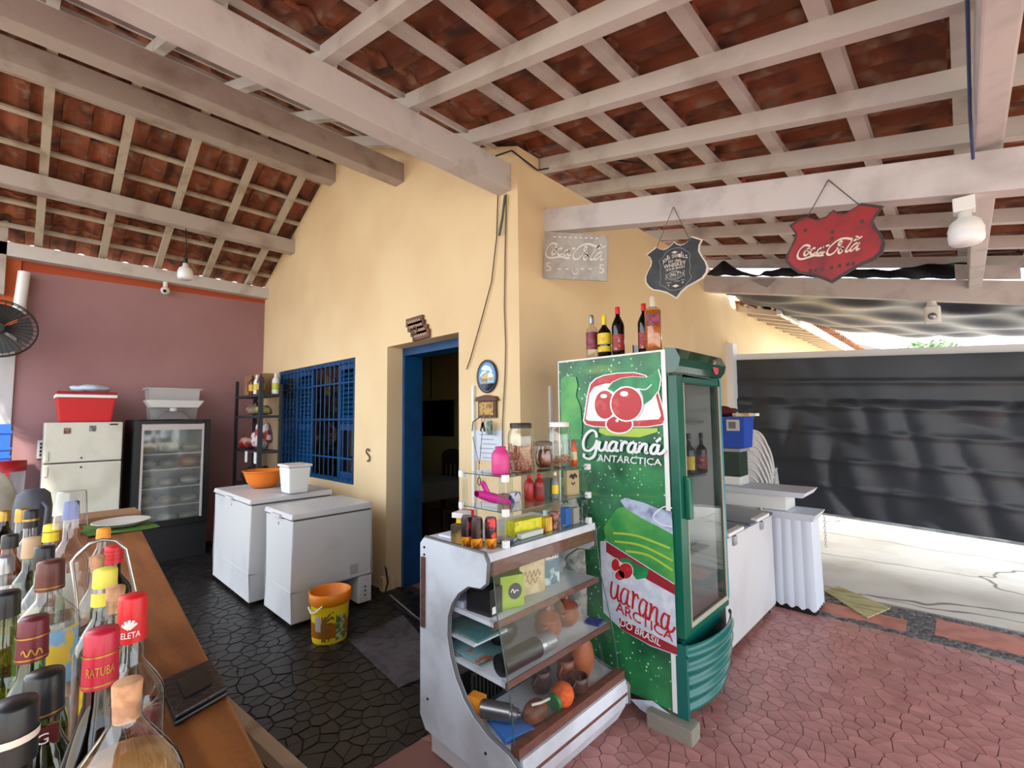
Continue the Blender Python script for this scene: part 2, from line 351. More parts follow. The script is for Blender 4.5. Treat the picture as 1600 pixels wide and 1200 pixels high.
# ------------------------------------------------------------------ floors
def voronoi(x0, x1, y0, y1, size, jit=.46, keep=None, stretch=1.0):
    nx = max(1, int((x1-x0)/(size*stretch))); ny = max(1, int((y1-y0)/size)); sx = (x1-x0)/nx; sy = (y1-y0)/ny
    pt = {}
    for i in range(-1, nx+1):
        for j in range(-1, ny+1): pt[i, j] = (x0+(i+.5+random.uniform(-jit, jit)+(.5 if j % 2 else 0)*.5)*sx, y0+(j+.5+random.uniform(-jit, jit))*sy)
    cells = []
    for i in range(nx):
        for j in range(ny):
            c = pt[i, j]
            if keep and not keep(*c): continue
            poly = [(c[0]-sx*2, c[1]-sy*2), (c[0]+sx*2, c[1]-sy*2), (c[0]+sx*2, c[1]+sy*2), (c[0]-sx*2, c[1]+sy*2)]
            for di in (-2, -1, 0, 1, 2):
                for dj in (-2, -1, 0, 1, 2):
                    if (di or dj) and (i+di, j+dj) in pt:
                        q = pt[i+di, j+dj]; mx, my = (c[0]+q[0])/2, (c[1]+q[1])/2; nx_, ny_ = q[0]-c[0], q[1]-c[1]; out = []
                        for k in range(len(poly)):
                            a, b = poly[k], poly[(k+1) % len(poly)]; da = (a[0]-mx)*nx_+(a[1]-my)*ny_; db = (b[0]-mx)*nx_+(b[1]-my)*ny_
                            if da <= 0: out.append(a)
                            if da*db < 0: t = da/(da-db); out.append((a[0]+(b[0]-a[0])*t, a[1]+(b[1]-a[1])*t))
                        poly = out
                        if len(poly) < 3: break
                if len(poly) < 3: break
            poly = [(min(max(x, x0), x1), min(max(y, y0), y1)) for x, y in poly]
            if len(poly) >= 3: cells.append((c, poly))
    return cells
def shards(parent, cells, gap, material, z=0.0, name='tile', th=.006, limit=300):
    ranked = []
    for c, poly in cells:
        sh_ = []
        for x, y in poly:
            dx, dy = x-c[0], y-c[1]; l = math.hypot(dx, dy) or 1; k = max(.2, (l-gap)/l); sh_.append((c[0]+dx*k, c[1]+dy*k))
        zz = in_view((c[0], c[1], 0), 20); ranked.append((zz if zz else 99, c, sh_))
    ranked.sort(key=lambda t: t[0]); rest = MB()
    for i, (d, c, q) in enumerate(ranked):
        t = th+random.uniform(-.0015, .0015); tx, ty = random.uniform(-.012, .012), random.uniform(-.012, .012); n = len(q)
        b = [(x, y, z-.004) for x, y in q]; tp = [(x, y, z+t+tx*(x-c[0])+ty*(y-c[1])) for x, y in q]
        fs = [tuple(range(n, 2*n))]+[(k, (k+1) % n, n+(k+1) % n, n+k) for k in range(n)]
        if i < limit and d < 90:
            mb = MB().add([(x-c[0], y-c[1], h_-z) for x, y, h_ in b+tp], fs)
            me = bpy.data.meshes.new(name); me.from_pydata(mb.v, [], mb.f); me.materials.append(material)
            place(name, me, parent, (c[0], c[1], z))
        else: rest.add(b+tp, fs)
    if rest.v:
        o = bpy.data.objects.new(name+'_field', bpy.data.meshes.new(name+'_field')); o.data.from_pydata(rest.v, [], rest.f); o.data.materials.append(material)
        col.objects.link(o); o.parent = parent; o['kind'] = 'stuff'
fd = MB().box(-9.4, -2.05, -6, 2.66, -.1, 0, 0).build('floor_dark', m_grout_d); tag(fd, 'dark slate crazy paving floor around the freezers', 'floor', kind='structure')
shards(fd, voronoi(-7.3, -2.05, .2, 2.58, .085, jit=.6), .006, m_slate)
fr_ = MB().box(-2.05, 3.2, -6, 4.46, -.1, 0, 0).box(-2.25, -2.05, 2.4, 4.46, -.1, 0, 0).box(-9.4, -2.43, 2.66, 5.3, -.1, 0, 0).build('floor_red', m_grout_r); tag(fr_, 'red broken tile crazy paving floor beside the drinks cooler', 'floor', kind='structure')
shards(fr_, voronoi(-2.05, 1.3, 1.45, 4.46, .060, jit=.62, stretch=1.2), .0028, m_red)
# border of grey stones with pink panels
fb = MB().box(-2.2, 3.2, 4.46, 5.12, -.1, 0, 0).build('floor_border', mat('border_grout', (158, 150, 146), .85)); tag(fb, 'border strip of grey stone chips around pink tile panels', 'floor', kind='structure')
PANELS = [(-.95, -.40, 4.56, 4.80), (-.24, .34, 4.62, 4.98), (.55, 1.25, 4.62, 4.98)]
inp = lambda x, y: any(a < x < b and c < y < d for a, b, c, d in PANELS)
shards(fb, voronoi(-1.6, 1.3, 4.46, 5.08, 0.055, keep=lambda x, y: not inp(x, y)), .009, m_bsl, limit=250)
for a, b, c, d in PANELS:
    MB().box(a, b, c, d, -.004, .007).build('panel', m_pink, fb, bevel=.003)
def concrete_yard():
    mt = m_conc; nt = mt.node_tree; p = nt.nodes['Principled BSDF']; src = p.inputs['Base Color'].links[0].from_socket
    vo = nt.nodes.new('ShaderNodeTexVoronoi'); vo.feature = 'DISTANCE_TO_EDGE'; vo.inputs['Scale'].default_value = .55
    tc = nt.nodes.new('ShaderNodeTexCoord'); mp = nt.nodes.new('ShaderNodeMapping'); mp.inputs['Scale'].default_value = (.6, 1.6, 1); nz = nt.nodes.new('ShaderNodeTexNoise'); nz.inputs['Scale'].default_value = 2.0
    nt.links.new(tc.outputs['Object'], mp.inputs[0]); nt.links.new(tc.outputs['Object'], nz.inputs['Vector'])
    va = nt.nodes.new('ShaderNodeVectorMath'); va.operation = 'MULTIPLY_ADD'; va.inputs[1].default_value = (.5, .5, 0); nt.links.new(nz.outputs['Color'], va.inputs[0]); nt.links.new(mp.outputs[0], va.inputs[2]); nt.links.new(va.outputs[0], vo.inputs['Vector'])
    nt.links.new(_mix(nt, S(92, 84, 74), src, _ramp(nt, vo.outputs['Distance'], .0, .012)), p.inputs['Base Color'])
concrete_yard()
yd = MB().box(-2.25, 3.2, 5.12, 22, -.14, -.02); tag(yd.build('ground_yard', m_conc), 'pale cracked concrete yard running under the black gate', 'ground', kind='structure')
go = MB().box(3.2, 40, -40, 40, -.3, -.03).box(-40, 3.2, -40, -6, -.3, -.03).box(-40, -7.6, -6, 40, -.3, -.03).box(-40, 40, 40, 60, -.3, -.03).box(-7.6, 3.2, 22, 40, -.3, -.03)
tag(go.build('ground_outside', mat('outside_ground', (190, 180, 160), .9)), 'bare pale ground outside around the covered bar', 'ground', kind='structure')
st = MB().hexa([onZ(1288, 925, .0), onZ(1355, 968, .0), onZ(1392, 952, .0), onZ(1310, 918, .0)], [onZ(1288, 925, .0)+Vector((0, 0, .014)), onZ(1355, 968, 0)+Vector((0, 0, .014)), onZ(1392, 952, 0)+Vector((0, 0, .014)), onZ(1310, 918, 0)+Vector((0, 0, .014))])
tag(st.build('stone_slab', mat('mossy_stone', (196, 188, 146), .85, rgb2=(160, 152, 92), scale=5, stretch=(1, 4, 1))), 'flat mossy yellowish stone slab beside the white fluted pedestal', 'slab')

# ------------------------------------------------------------------ roof timbers
def beam(name, mb, material, label, bevel=.008):
    return tag(mb.build(name, material, bevel=bevel), label, 'beam', kind='structure')
beam('beam', MB().box(-2.425, -2.295, -1.3, YA+.12, 3.26, 3.46), m_white, 'broad white beam ending at the corner of the ochre wall')
beam('beam', MB().box(-3.84, -3.70, -1.3, YA+.12, 3.84, 4.02), m_greyb, 'dusty grey beam between the broad white beam and the ridge')
beam('beam', MB().box(-5.27, -5.12, -1.3, YA+.02, 4.36, 4.56), m_greyb, 'upper purlin near the ridge over the mauve wall side')
beam('beam', MB().box(-6.41, -6.27, -1.3, YA+.02, 3.81, 3.98), m_greyb, 'middle purlin halfway down the slope to the mauve wall')
beam('beam', MB().box(-7.34, -7.20, -1.3, YA+.02, 3.37, 3.52), m_raft, 'lowest purlin resting on top of the mauve wall')
def slopebeam(y0, y1, x0, x1, zb0, zb1, ht):
    return MB().hexa([(x0, y0, zb0), (x1, y0, zb1), (x1, y1, zb1), (x0, y1, zb0)], [(x0, y0, zb0+ht), (x1, y0, zb1+ht), (x1, y1, zb1+ht), (x0, y1, zb0+ht)])
beam('beam', slopebeam(2.70, 2.80, XB-.02, 3.0, 3.018, 1.88, .175), m_white, 'thick white beam carrying the hanging shield signs')
beam('beam', slopebeam(5.80, 5.90, XB-.02, 3.0, 3.14, 1.90, .20), m_white, 'white beam over the yard with black plastic folded over it')
beam('beam', MB().box(.10, .185, -1.3, 5.85, 2.70, 2.90), m_white, 'white purlin crossing over the shield sign beam')
beam('beam', MB().box(1.9, 2.0, -1.3, 6.3, 2.30, 2.50), m_white, 'white eave beam on the yard side of the roof')
MB_ = MB().box(1.88, 2.02, -1.2, -1.06, 0, 2.3)
tag(MB_.build('pillar_eave', m_white), 'white post holding the eave beam', 'post', kind='structure')
tag(MB().box(1.88, 2.02, 5.9, 6.04, 0, 2.3).build('pillar_gate', m_white), 'white post under the eave beam by the gate', 'post', kind='structure')
tag(MB().box(-7.3, -7.2, -.30, -.19, 2.95, 4.0).build('pillar_strut', m_greyb), 'short grey timber strut on the orange wall pier', 'post', kind='structure')

# ------------------------------------------------------------------ roof slopes: rafters, battens and clay tiles
def tile_mesh(L=.43, W=.215, th=.012):
    nb_ = 10; pr_ = []
    for i in range(nb_+1):
        t = i/nb_; y = (t-.5)*W
        z = .012+.038*(max(0, math.sin(PI*(t-.42)/.58)) if t > .42 else 0)+(.016*(1-t/.12) if t < .12 else 0)
        pr_.append((y, z))
    v = []; f = []
    for x in (-L/2, L/2):
        for y, z in pr_: v.append((x, y, z))
        for y, z in pr_: v.append((x, y, z+th))
    n = nb_+1
    for i in range(nb_):
        f.append((i, i+1, 2*n+i+1, 2*n+i)); f.append((n+i, 3*n+i, 3*n+i+1, n+i+1)); f.append((i, n+i, n+i+1, i+1)); f.append((2*n+i, 2*n+i+1, 3*n+i+1, 3*n+i))
    f.append((0, 2*n, 3*n, n)); f.append((n-1, 2*n-1, 4*n-1, 3*n-1))
    # hanging lip at the upper end that hooks over the batten
    k = len(v); v += [(-L/2+.02, -W*.3, 0), (-L/2+.045, -W*.3, 0), (-L/2+.045, W*.05, 0), (-L/2+.02, W*.05, 0)]; v += [(a, b, .014) for a, b, c in v[k:k+4]]
    f += [(k, k+1, k+2, k+3), (k, k+4, k+5, k+1), (k+1, k+5, k+6, k+2), (k+2, k+6, k+7, k+3), (k+3, k+7, k+4, k)]
    me = bpy.data.meshes.new('tile'); me.from_pydata(v, [], f); me.materials.append(m_tile); return me
TILE = tile_mesh()
def slope(name, label, x0, x1, down, y0, y1, rafters, battens, row, rw=.06, rh=.09, bw=.065, bh=.035, rmat=None, bmat=None):
    """x0 is the upper end, x1 the lower; z comes from roof_under (underside of the rafters)"""
    ce = thing(name, label, 'roof', (0, 0, 0), kind='structure')
    z0, z1 = roof_under(x0+.001*down), roof_under(x1-.001*down); d = Vector((x1-x0, 0, z1-z0)); Ls = d.length; d.normalize(); n = Vector((-d.z*down, 0, d.x*down)); n = n if n.z > 0 else -n
    o = Vector((x0, 0, z0)); ang = math.atan2(-d.z, abs(d.x))
    for y in rafters:
        a = o+Vector((0, y, 0))+n*(rh/2); MB().bar(a, a+d*Ls, rw, rh, up=n).build('rafter', rmat or m_raft, ce)
    for x in battens:
        t = (x-x0)/d.x; c = o+d*t+n*(rh+bh/2); MB().bar(c+Vector((0, y0, 0)), c+Vector((0, y1, 0)), bw, bh, up=n).build('batten', bmat or m_raft, ce)
    pl = []; k = 0; t = Ls+.02
    while t > -.12:
        y = y0+.11
        while y < y1:
            p = o+d*(t-.215)+n*(rh+bh+.012)+Vector((0, y+random.uniform(-.004, .004), 0)); pl.append((in_view(p, 90) or 99, p)); y += .205
        t -= row
    pl.sort(key=lambda q: q[0]); rest = MB(); eul = (0, ang-.055, 0 if down > 0 else PI); rm = Matrix.Rotation(eul[2], 4, 'Z') @ Matrix.Rotation(eul[1], 4, 'Y')
    tv = [v.co.copy() for v in TILE.vertices]; tf = [tuple(q.vertices) for q in TILE.polygons]
    for i, (dist, p) in enumerate(pl):
        if i < 300 and dist < 90: place('tile', TILE, ce, p, (random.uniform(-.012, .012), eul[1]+random.uniform(-.008, .008), eul[2]+random.uniform(-.012, .012)))
        else: rest.add([rm @ v+p for v in tv], tf)
    if rest.v:
        me = bpy.data.meshes.new('tile_field'); me.from_pydata(rest.v, [], rest.f); me.materials.append(m_tile); q = place('tile_field', me, ce); q['kind'] = 'stuff'
    return ce
m_lraft = mat('left_rafter', (184, 172, 154), .75, rgb2=(150, 136, 116), scale=5, lo=.5, hi=.7)
slope('ceiling_left', 'clay tile roof slope on white rafters over the freezers', APEX_X, -7.42, -1, -1.3, 2.62, [-1.1, -.52, .04, .58, 1.11, 1.64, 2.16], [-5.14, -5.47, -5.8, -6.13, -6.46, -6.80, -7.12], .345, .065, .07, .045, .03, m_lraft, m_lraft)
RAFT = [-1.08, -.53, 0.0, .53, 1.06, 1.60, 2.12]
slope('ceiling_middle', 'short clay tile slope between the ridge and the broad white beam', APEX_X, -2.37, 1, -1.3, 2.62, [y+.02 for y in RAFT], [-4.75, -4.38, -4.0, -3.62, -3.25, -2.88, -2.52], .40, .06, .085, .05, .03)
slope('ceiling_right', 'wide clay tile roof slope on white rafters above the drinks cooler', -2.42, 2.35, 1, -1.3, 6.45, RAFT+[2.70, 3.25, 3.95, 4.66, 5.35, 6.02], [-1.93, -1.54, -1.18, -.77, -.34, .06, .47, .87, 1.27, 1.67, 2.07], .40, .062, .095, .07, .04)
tag(MB().lathe([(.17, -1.95), (.17, 1.95)], 8, (0, 0, 0), a0=0, a1=PI).build('trim_ridge', m_tile, local=True, loc=(APEX_X, .66, APEX_Z+.13), rot=(PI/2, 0, 0)), 'row of rounded ridge cap tiles along the roof top', 'ridge', kind='structure')
# ------------------------------------------------------------------ gate, tarpaulins, neighbours
GY = 6.65
def gz(x, top): return (2.27-.062*(x+.8)) if top else (.41-.045*(x+.8))
def tarp_mat(name, rgb, rough, tl):
    mt = bpy.data.materials.new(name); mt.use_nodes = True; nt = mt.node_tree; p = nt.nodes['Principled BSDF']; p.inputs['Base Color'].default_value = S(*rgb); p.inputs['Roughness'].default_value = rough
    t = nt.nodes.new('ShaderNodeBsdfTranslucent'); t.inputs[0].default_value = S(*tl); ad = nt.nodes.new('ShaderNodeAddShader'); nt.links.new(p.outputs[0], ad.inputs[0]); nt.links.new(t.outputs[0], ad.inputs[1])
    nt.links.new(ad.outputs[0], nt.nodes['Material Output'].inputs[0]); return mt
m_tarp = tarp_mat('black_tarpaulin', (17, 21, 30), .34, (22, 24, 28)); m_tarp2 = tarp_mat('awning_tarpaulin', (16, 20, 32), .42, (12, 14, 22))
gt = thing('sliding_gate', 'wide steel gate covered by a wrinkled black plastic tarpaulin', 'gate', (0, GY, 0))
def tarpf(u, v):
    x = -2.18+5.1*u; z0, z1 = gz(x, 0)+.02, gz(x, 1)-.02; z = z0+(z1-z0)*v
    rib = sum(math.exp(-((v-c)/.012)**2) for c in (.17, .34, .52, .68, .84))
    fold = .022*math.sin(x*5.2+2.2*math.sin(z*2.1)+v*3)+.016*math.sin(x*11+z*3.4)+.012*math.sin(x*3-z*6)
    k_ = .25 if v > .72 else 1
    return (x, GY-.075-.010*rib-abs(fold)*1.0*k_-.006*abs(math.sin(x*1.7+1.1*math.sin(z*1.3)+.9*z))*k_, z)
MB().grid(tarpf, 130, 70).build('tarpaulin', m_tarp, gt)
m_galv = mat('galvanised_steel', (190, 196, 202), .35, .8, rgb2=(150, 154, 160), scale=8)
MB().tube([(-2.2, GY, gz(-2.2, 0)), (3.0, GY, gz(3.0, 0))], .028, 10).build('bottom_rail', m_galv, gt)
MB().hexa([(-2.2, GY-.05, gz(-2.2, 1)-.03), (3, GY-.05, gz(3, 1)-.03), (3, GY+.03, gz(3, 1)-.03), (-2.2, GY+.03, gz(-2.2, 1)-.03)], [(-2.2, GY-.05, gz(-2.2, 1)+.06), (3, GY-.05, gz(3, 1)+.06), (3, GY+.03, gz(3, 1)+.06), (-2.2, GY+.03, gz(-2.2, 1)+.06)]).build('top_rail', mat('white_steel', (226, 228, 232), .4), gt)
for x in (-2.17, -.9, .4, 1.7, 2.95): MB().box(x-.025, x+.025, GY-.01, GY+.03, gz(x, 0), gz(x, 1)-.02).build('upright', m_galv, gt)
for c in (.17, .34, .52, .68, .84): MB().hexa([(-2.17, GY-.012, gz(-2.17, 0)*(1-c)+gz(-2.17, 1)*c-.02), (2.95, GY-.012, gz(2.95, 0)*(1-c)+gz(2.95, 1)*c-.02), (2.95, GY+.02, gz(2.95, 0)*(1-c)+gz(2.95, 1)*c-.02), (-2.17, GY+.02, gz(-2.17, 0)*(1-c)+gz(-2.17, 1)*c-.02)], [(-2.17, GY-.012, gz(-2.17, 0)*(1-c)+gz(-2.17, 1)*c+.02), (2.95, GY-.012, gz(2.95, 0)*(1-c)+gz(2.95, 1)*c+.02), (2.95, GY+.02, gz(2.95, 0)*(1-c)+gz(2.95, 1)*c+.02), (-2.17, GY+.02, gz(-2.17, 0)*(1-c)+gz(-2.17, 1)*c+.02)]).build('slat', m_galv, gt)
ch = MB(); cx = -1.25
for i in range(11):
    z = .40-i*.034; a = i % 2
    ch.tube([(cx+.011*math.cos(t)*(1-a), GY-.05+.011*math.cos(t)*a, z+.022*math.sin(t)) for t in [2*PI*k/8 for k in range(9)]], .0035, 5)
MB().tube([(cx-.04, GY-.06, .42), (cx, GY-.07, .46), (cx+.05, GY-.06, .44)], .012).build('latch', m_galv, gt)
tag(ch.build('chain', m_galv), 'short steel chain hanging from the bottom rail of the gate', 'chain')
tag(MB().box(XB, XB+.09, 6.45, 6.60, 0, 2.55).build('pillar_gatepost', mat('white_post', (226, 230, 238), .6)), 'white post between the ochre wall and the gate', 'post', kind='structure')
# awning tarpaulin slung from the yard beam
edge = [onY(*p, 8.0) for p in ((1150, 462), (1220, 490), (1300, 512), (1400, 523), (1500, 522), (1600, 510))]
edge += [Vector((1.6, 8, 2.72)), Vector((3.0, 8, 2.95))]
def awn(u, v):
    t = u*(len(edge)-1); i = min(int(t), len(edge)-2); f_ = t-i; e = edge[i]*(1-f_)+edge[i+1]*f_; e.x = max(e.x, -2.2)
    bx = XB+.1+5.2*u; b = Vector((bx, 5.92, 3.14-.2368*(bx+2.253)+.05)); p = b*(1-v)+e*v
    p.z -= .10*math.sin(PI*v)+.03*math.sin(v*34+3*math.sin(u*5))*(.3+v)*(1-.5*u)+.018*math.sin(u*40+v*16); return tuple(p)
tag(MB().grid(awn, 90, 50).build('awning', m_tarp2), 'sagging dark plastic sheet slung behind the yard beam', 'tarpaulin')
def fold_strip(pts, w, y0):
    def f(u, v):
        t = u*(len(pts)-1); i = min(int(t), len(pts)-2); k = t-i; x = pts[i][0]*(1-k)+pts[i+1][0]*k; h = pts[i][1]*(1-k)+pts[i+1][1]*k
        zb = 3.14-.2368*(x+2.253)+.205
        return (x, y0+.05*v+.012*math.sin(x*17+v*6), zb+h*(math.sin(PI*v*.9))+.006*math.sin(x*31))
    return f
pl_ = thing('plastic_sheet', 'crumpled black plastic folded over the yard beam', 'tarpaulin', (-.9, 5.8, 2.95))
MB().grid(fold_strip([(-2.2, .02), (-2.0, .2), (-1.78, .05), (-1.6, .02), (-1.55, .07), (-1.2, .12), (-.8, .10), (-.4, .09), (-.15, .15), (.15, .16)], .1, 5.80), 60, 6).build('sheet', m_tarp, pl_)
flap = [onY(*p, 5.785) for p in ((1172, 437), (1186, 436), (1213, 436), (1199, 449))]
MB().hexa([tuple(p) for p in flap], [(p[0], p[1]-.004, p[2]) for p in flap]).build('flap', mat('grey_plastic_flap', (150, 146, 144), .5), pl_)
sb_ = MB().hexa([(.02, 5.775, 2.80), (.42, 5.775, 2.72), (.42, 5.798, 2.72), (.02, 5.798, 2.80)], [(.02, 5.775, 2.94), (.42, 5.775, 2.83), (.42, 5.798, 2.83), (.02, 5.798, 2.94)])
tag(sb_.build('splice_board', m_white), 'short white board nailed above the yard beam', 'board')
# neighbour eave beyond the gate, a distant house and a tree
ev = thing('neighbour_eave', 'long tiled eave on white rafters over the ochre wall beyond the gate', 'eave', (-1.9, 7, 3))
m_evr = mat('eave_timber', (216, 200, 180), .7)
MB().box(-1.72, -1.66, 6.9, 17, 2.93, 3.06).build('fascia', mat('white_fascia', (232, 228, 222), .6), ev)
rf = MB().bar((XB, 0, 3.10), (-1.68, 0, 2.95), .06, .07).mesh('rafter', m_evr)
for i in range(22): place('rafter', rf, ev, (1.9, i*.47, -3.0))
bt = MB().bar((0, 6.9, 0), (0, 17, 0), .04, .03)
for k, x in enumerate((-2.1, -1.93, -1.76)): place('batten', bt.mesh('batten', m_evr), ev, (x+1.9, -7, 3.16-3-.28*(x+2.233)))
et = MB(); tv = [v.co.copy() for v in TILE.vertices]; tf = [tuple(q.vertices) for q in TILE.polygons]; rm_ = Matrix.Rotation(.26, 4, 'Y')
for i in range(48):
    for x in (-1.72, -2.1): place('tile', TILE, ev, (x+1.9, i*.21, 3.18-3-.28*(x+2.233)), (0, .22, 0))
fh = thing('far_house', 'pale grey house with a dark roof far beyond the gate', 'house', (-4.0, 30, 0))
MB().box(-6, -2.2, 29, 33, 0, 4.4).build('wall', mat('far_wall', (150, 156, 150), .8), fh)
MB().prism([(-6.4, 4.4), (-1.9, 4.4), (-4.1, 5.3)], 'y', 28.6, 33.4).build('roof', mat('far_roof', (120, 116, 110), .8), fh)
for x in (-5.2, -3.4): MB().box(x, x+.8, 28.95, 29.02, 3, 4).build('window', m_dark, fh)
ft = thing('far_tree', 'small green tree crown showing above the gate', 'tree', (-.9, 26, 0))
cr = MB(); random.seed(3)
for i in range(900):
    a = random.uniform(0, 2*PI); r_ = 1.6*math.sqrt(random.random()); zc = 3.55+random.random()*1.1*(1-(r_/1.7)**2); c = Vector((-.9+r_*math.cos(a), 26+r_*math.sin(a), zc)); e1 = Vector((random.uniform(-1, 1), random.uniform(-1, 1), random.uniform(-1, 1))).normalized()*.16; e2 = e1.orthogonal().normalized()*.07
    cr.add([c-e1, c+e2, c+e1, c-e2], [(0, 1, 2, 3)])
MB().cyl((-.9, 26, 0), (-.9, 26, 3.9), .12, 8).build('trunk', mat('bark', (90, 74, 60), .9), ft)
cr.build('crown', mat('leaf_green', (86, 120, 70), .7, rand=.3), ft)

# ------------------------------------------------------------------ signs on the shield beam
m_coke = mat('coke_red_sign', (150, 30, 36), .55, rgb2=(108, 26, 34), scale=9, lo=.45, hi=.7); m_rust = mat('rusty_edge', (58, 48, 50), .7, rgb2=(78, 56, 54), scale=14)
m_cream = mat('cream_print', (214, 202, 190), .6); m_sblack = mat('sign_black', (34, 36, 40), .5, rgb2=(52, 54, 58), scale=8); m_sgrey = mat('sign_grey', (150, 152, 150), .6)
m_wire = mat('rusty_wire', (84, 66, 60), .6, .4)
COKE = [[(378, 668), (388, 645), (350, 628), (300, 645), (250, 700), (225, 765), (243, 808), (300, 812), (380, 788), (460, 765), (520, 768), (575, 760)],
        [(352, 682), (322, 718), (316, 758), (340, 764), (372, 732), (384, 692), (365, 676), (348, 692), (390, 696), (412, 690)],
        [(462, 676), (440, 668), (405, 708), (400, 746), (430, 750), (470, 722)],
        [(548, 662), (505, 688), (485, 733), (504, 745), (545, 705), (566, 656)], [(578, 642), (552, 700), (552, 736), (592, 714)],
        [(604, 640), (655, 628)],
        [(1010, 560), (940, 545), (860, 536), (780, 556), (700, 612), (640, 680), (620, 735), (650, 758), (700, 738), (748, 690), (765, 655)],
        [(820, 600), (795, 628), (776, 618), (786, 590), (808, 574), (822, 590)],
        [(800, 662), (775, 700), (780, 734), (808, 726), (835, 684), (820, 657), (798, 668), (850, 680)],
        [(1010, 520), (960, 565), (905, 640), (872, 700), (888, 716), (922, 690)], [(985, 540), (1010, 518), (1035, 525), (1020, 545), (1060, 530), (1092, 508)],
        [(1032, 594), (982, 622), (932, 680), (946, 704), (1000, 660), (1048, 598)], [(1058, 590), (1022, 660), (1022, 694), (1058, 668)]]
def plane_y(y): return lambda u, v: (u, y, v)
def px2(z, y):                          # zoom-crop pixel -> (x, z) on the plane y
    ox, oy, sc = z
    def f(p): q = onY(ox+p[0]*sc, oy+p[1]*sc, y); return (q.x, q.z)
    return f
def shield(name, label, outline, conv, y, m_edge, m_face, inset, extra):
    pts = [conv(p) for p in outline]; cx_ = sum(p[0] for p in pts)/len(pts); cz = sum(p[1] for p in pts)/len(pts)
    t = thing(name, label, 'sign', (cx_, y, cz)); MB().prism(pts, 'y', y, y+.012).build('board', m_edge, t)
    inn = [(cx_+(a-cx_)*inset, cz+(b-cz)*inset) for a, b in pts]; f = MB(); fill(f, inn, plane_y(y-.0012)); f.build('face', m_face, t)
    extra(t, y-.0025); return t
z1_ = (1220, 310, 180/1543); cv1 = px2(z1_, 2.66)
def coke_extra(t, y):
    mb = MB()
    for s_ in COKE: stroke(mb, [cv1(p) for p in s_], .0105, plane_y(y), nib=.9)
    mb.build('lettering', m_cream, t)
    for x, yy in ((400, 970), (470, 965), (550, 945), (680, 930), (790, 905), (900, 885), (970, 875), (690, 450), (690, 540), (330, 430), (1090, 310)):
        mk = MB(); fill(mk, [cv1((x-22, yy-20)), cv1((x+24, yy-26)), cv1((x+20, yy+22)), cv1((x-26, yy+24))], plane_y(y)); mk.build('print_mark', m_rust, t)
    nail = onY(1294, 281, 2.695)
    for p in ((335, 275), (1085, 110)):
        q = cv1(p); MB().tube([nail, Vector((q[0], y+.01, q[1]))], .0022, 5).build('hanging_wire', m_wire, t)
O2 = [(110, 365), (200, 300), (330, 240), (470, 285), (610, 240), (700, 150), (760, 185), (860, 195), (960, 140), (1080, 60), (1380, 100), (1310, 180), (1240, 290), (1280, 390), (1360, 480), (1400, 590), (1370, 720), (1270, 810), (1100, 880), (960, 960), (800, 1060), (680, 1135), (560, 1080), (440, 1040), (230, 1000), (130, 930), (60, 850), (70, 760), (130, 650), (180, 540), (190, 470), (150, 410)]
shield('hanging_sign', 'worn red shield sign with white script hanging from the beam', O2, cv1, 2.66, m_rust, m_coke, .93, coke_extra)
z3_ = (1000, 365, 115/1314); cv3 = px2(z3_, 2.66)
O1 = [(110, 375), (290, 235), (330, 265), (420, 285), (480, 260), (560, 195), (610, 140), (650, 175), (730, 200), (800, 175), (870, 120), (930, 45), (1110, 100), (1065, 190), (1055, 300), (1110, 400), (1180, 500), (1215, 600), (1195, 700), (1120, 800), (1000, 870), (850, 950), (740, 1040), (650, 1165), (560, 1110), (470, 1060), (350, 1030), (230, 1015), (150, 960), (95, 880), (90, 780), (130, 680), (185, 580), (200, 500), (170, 420)]
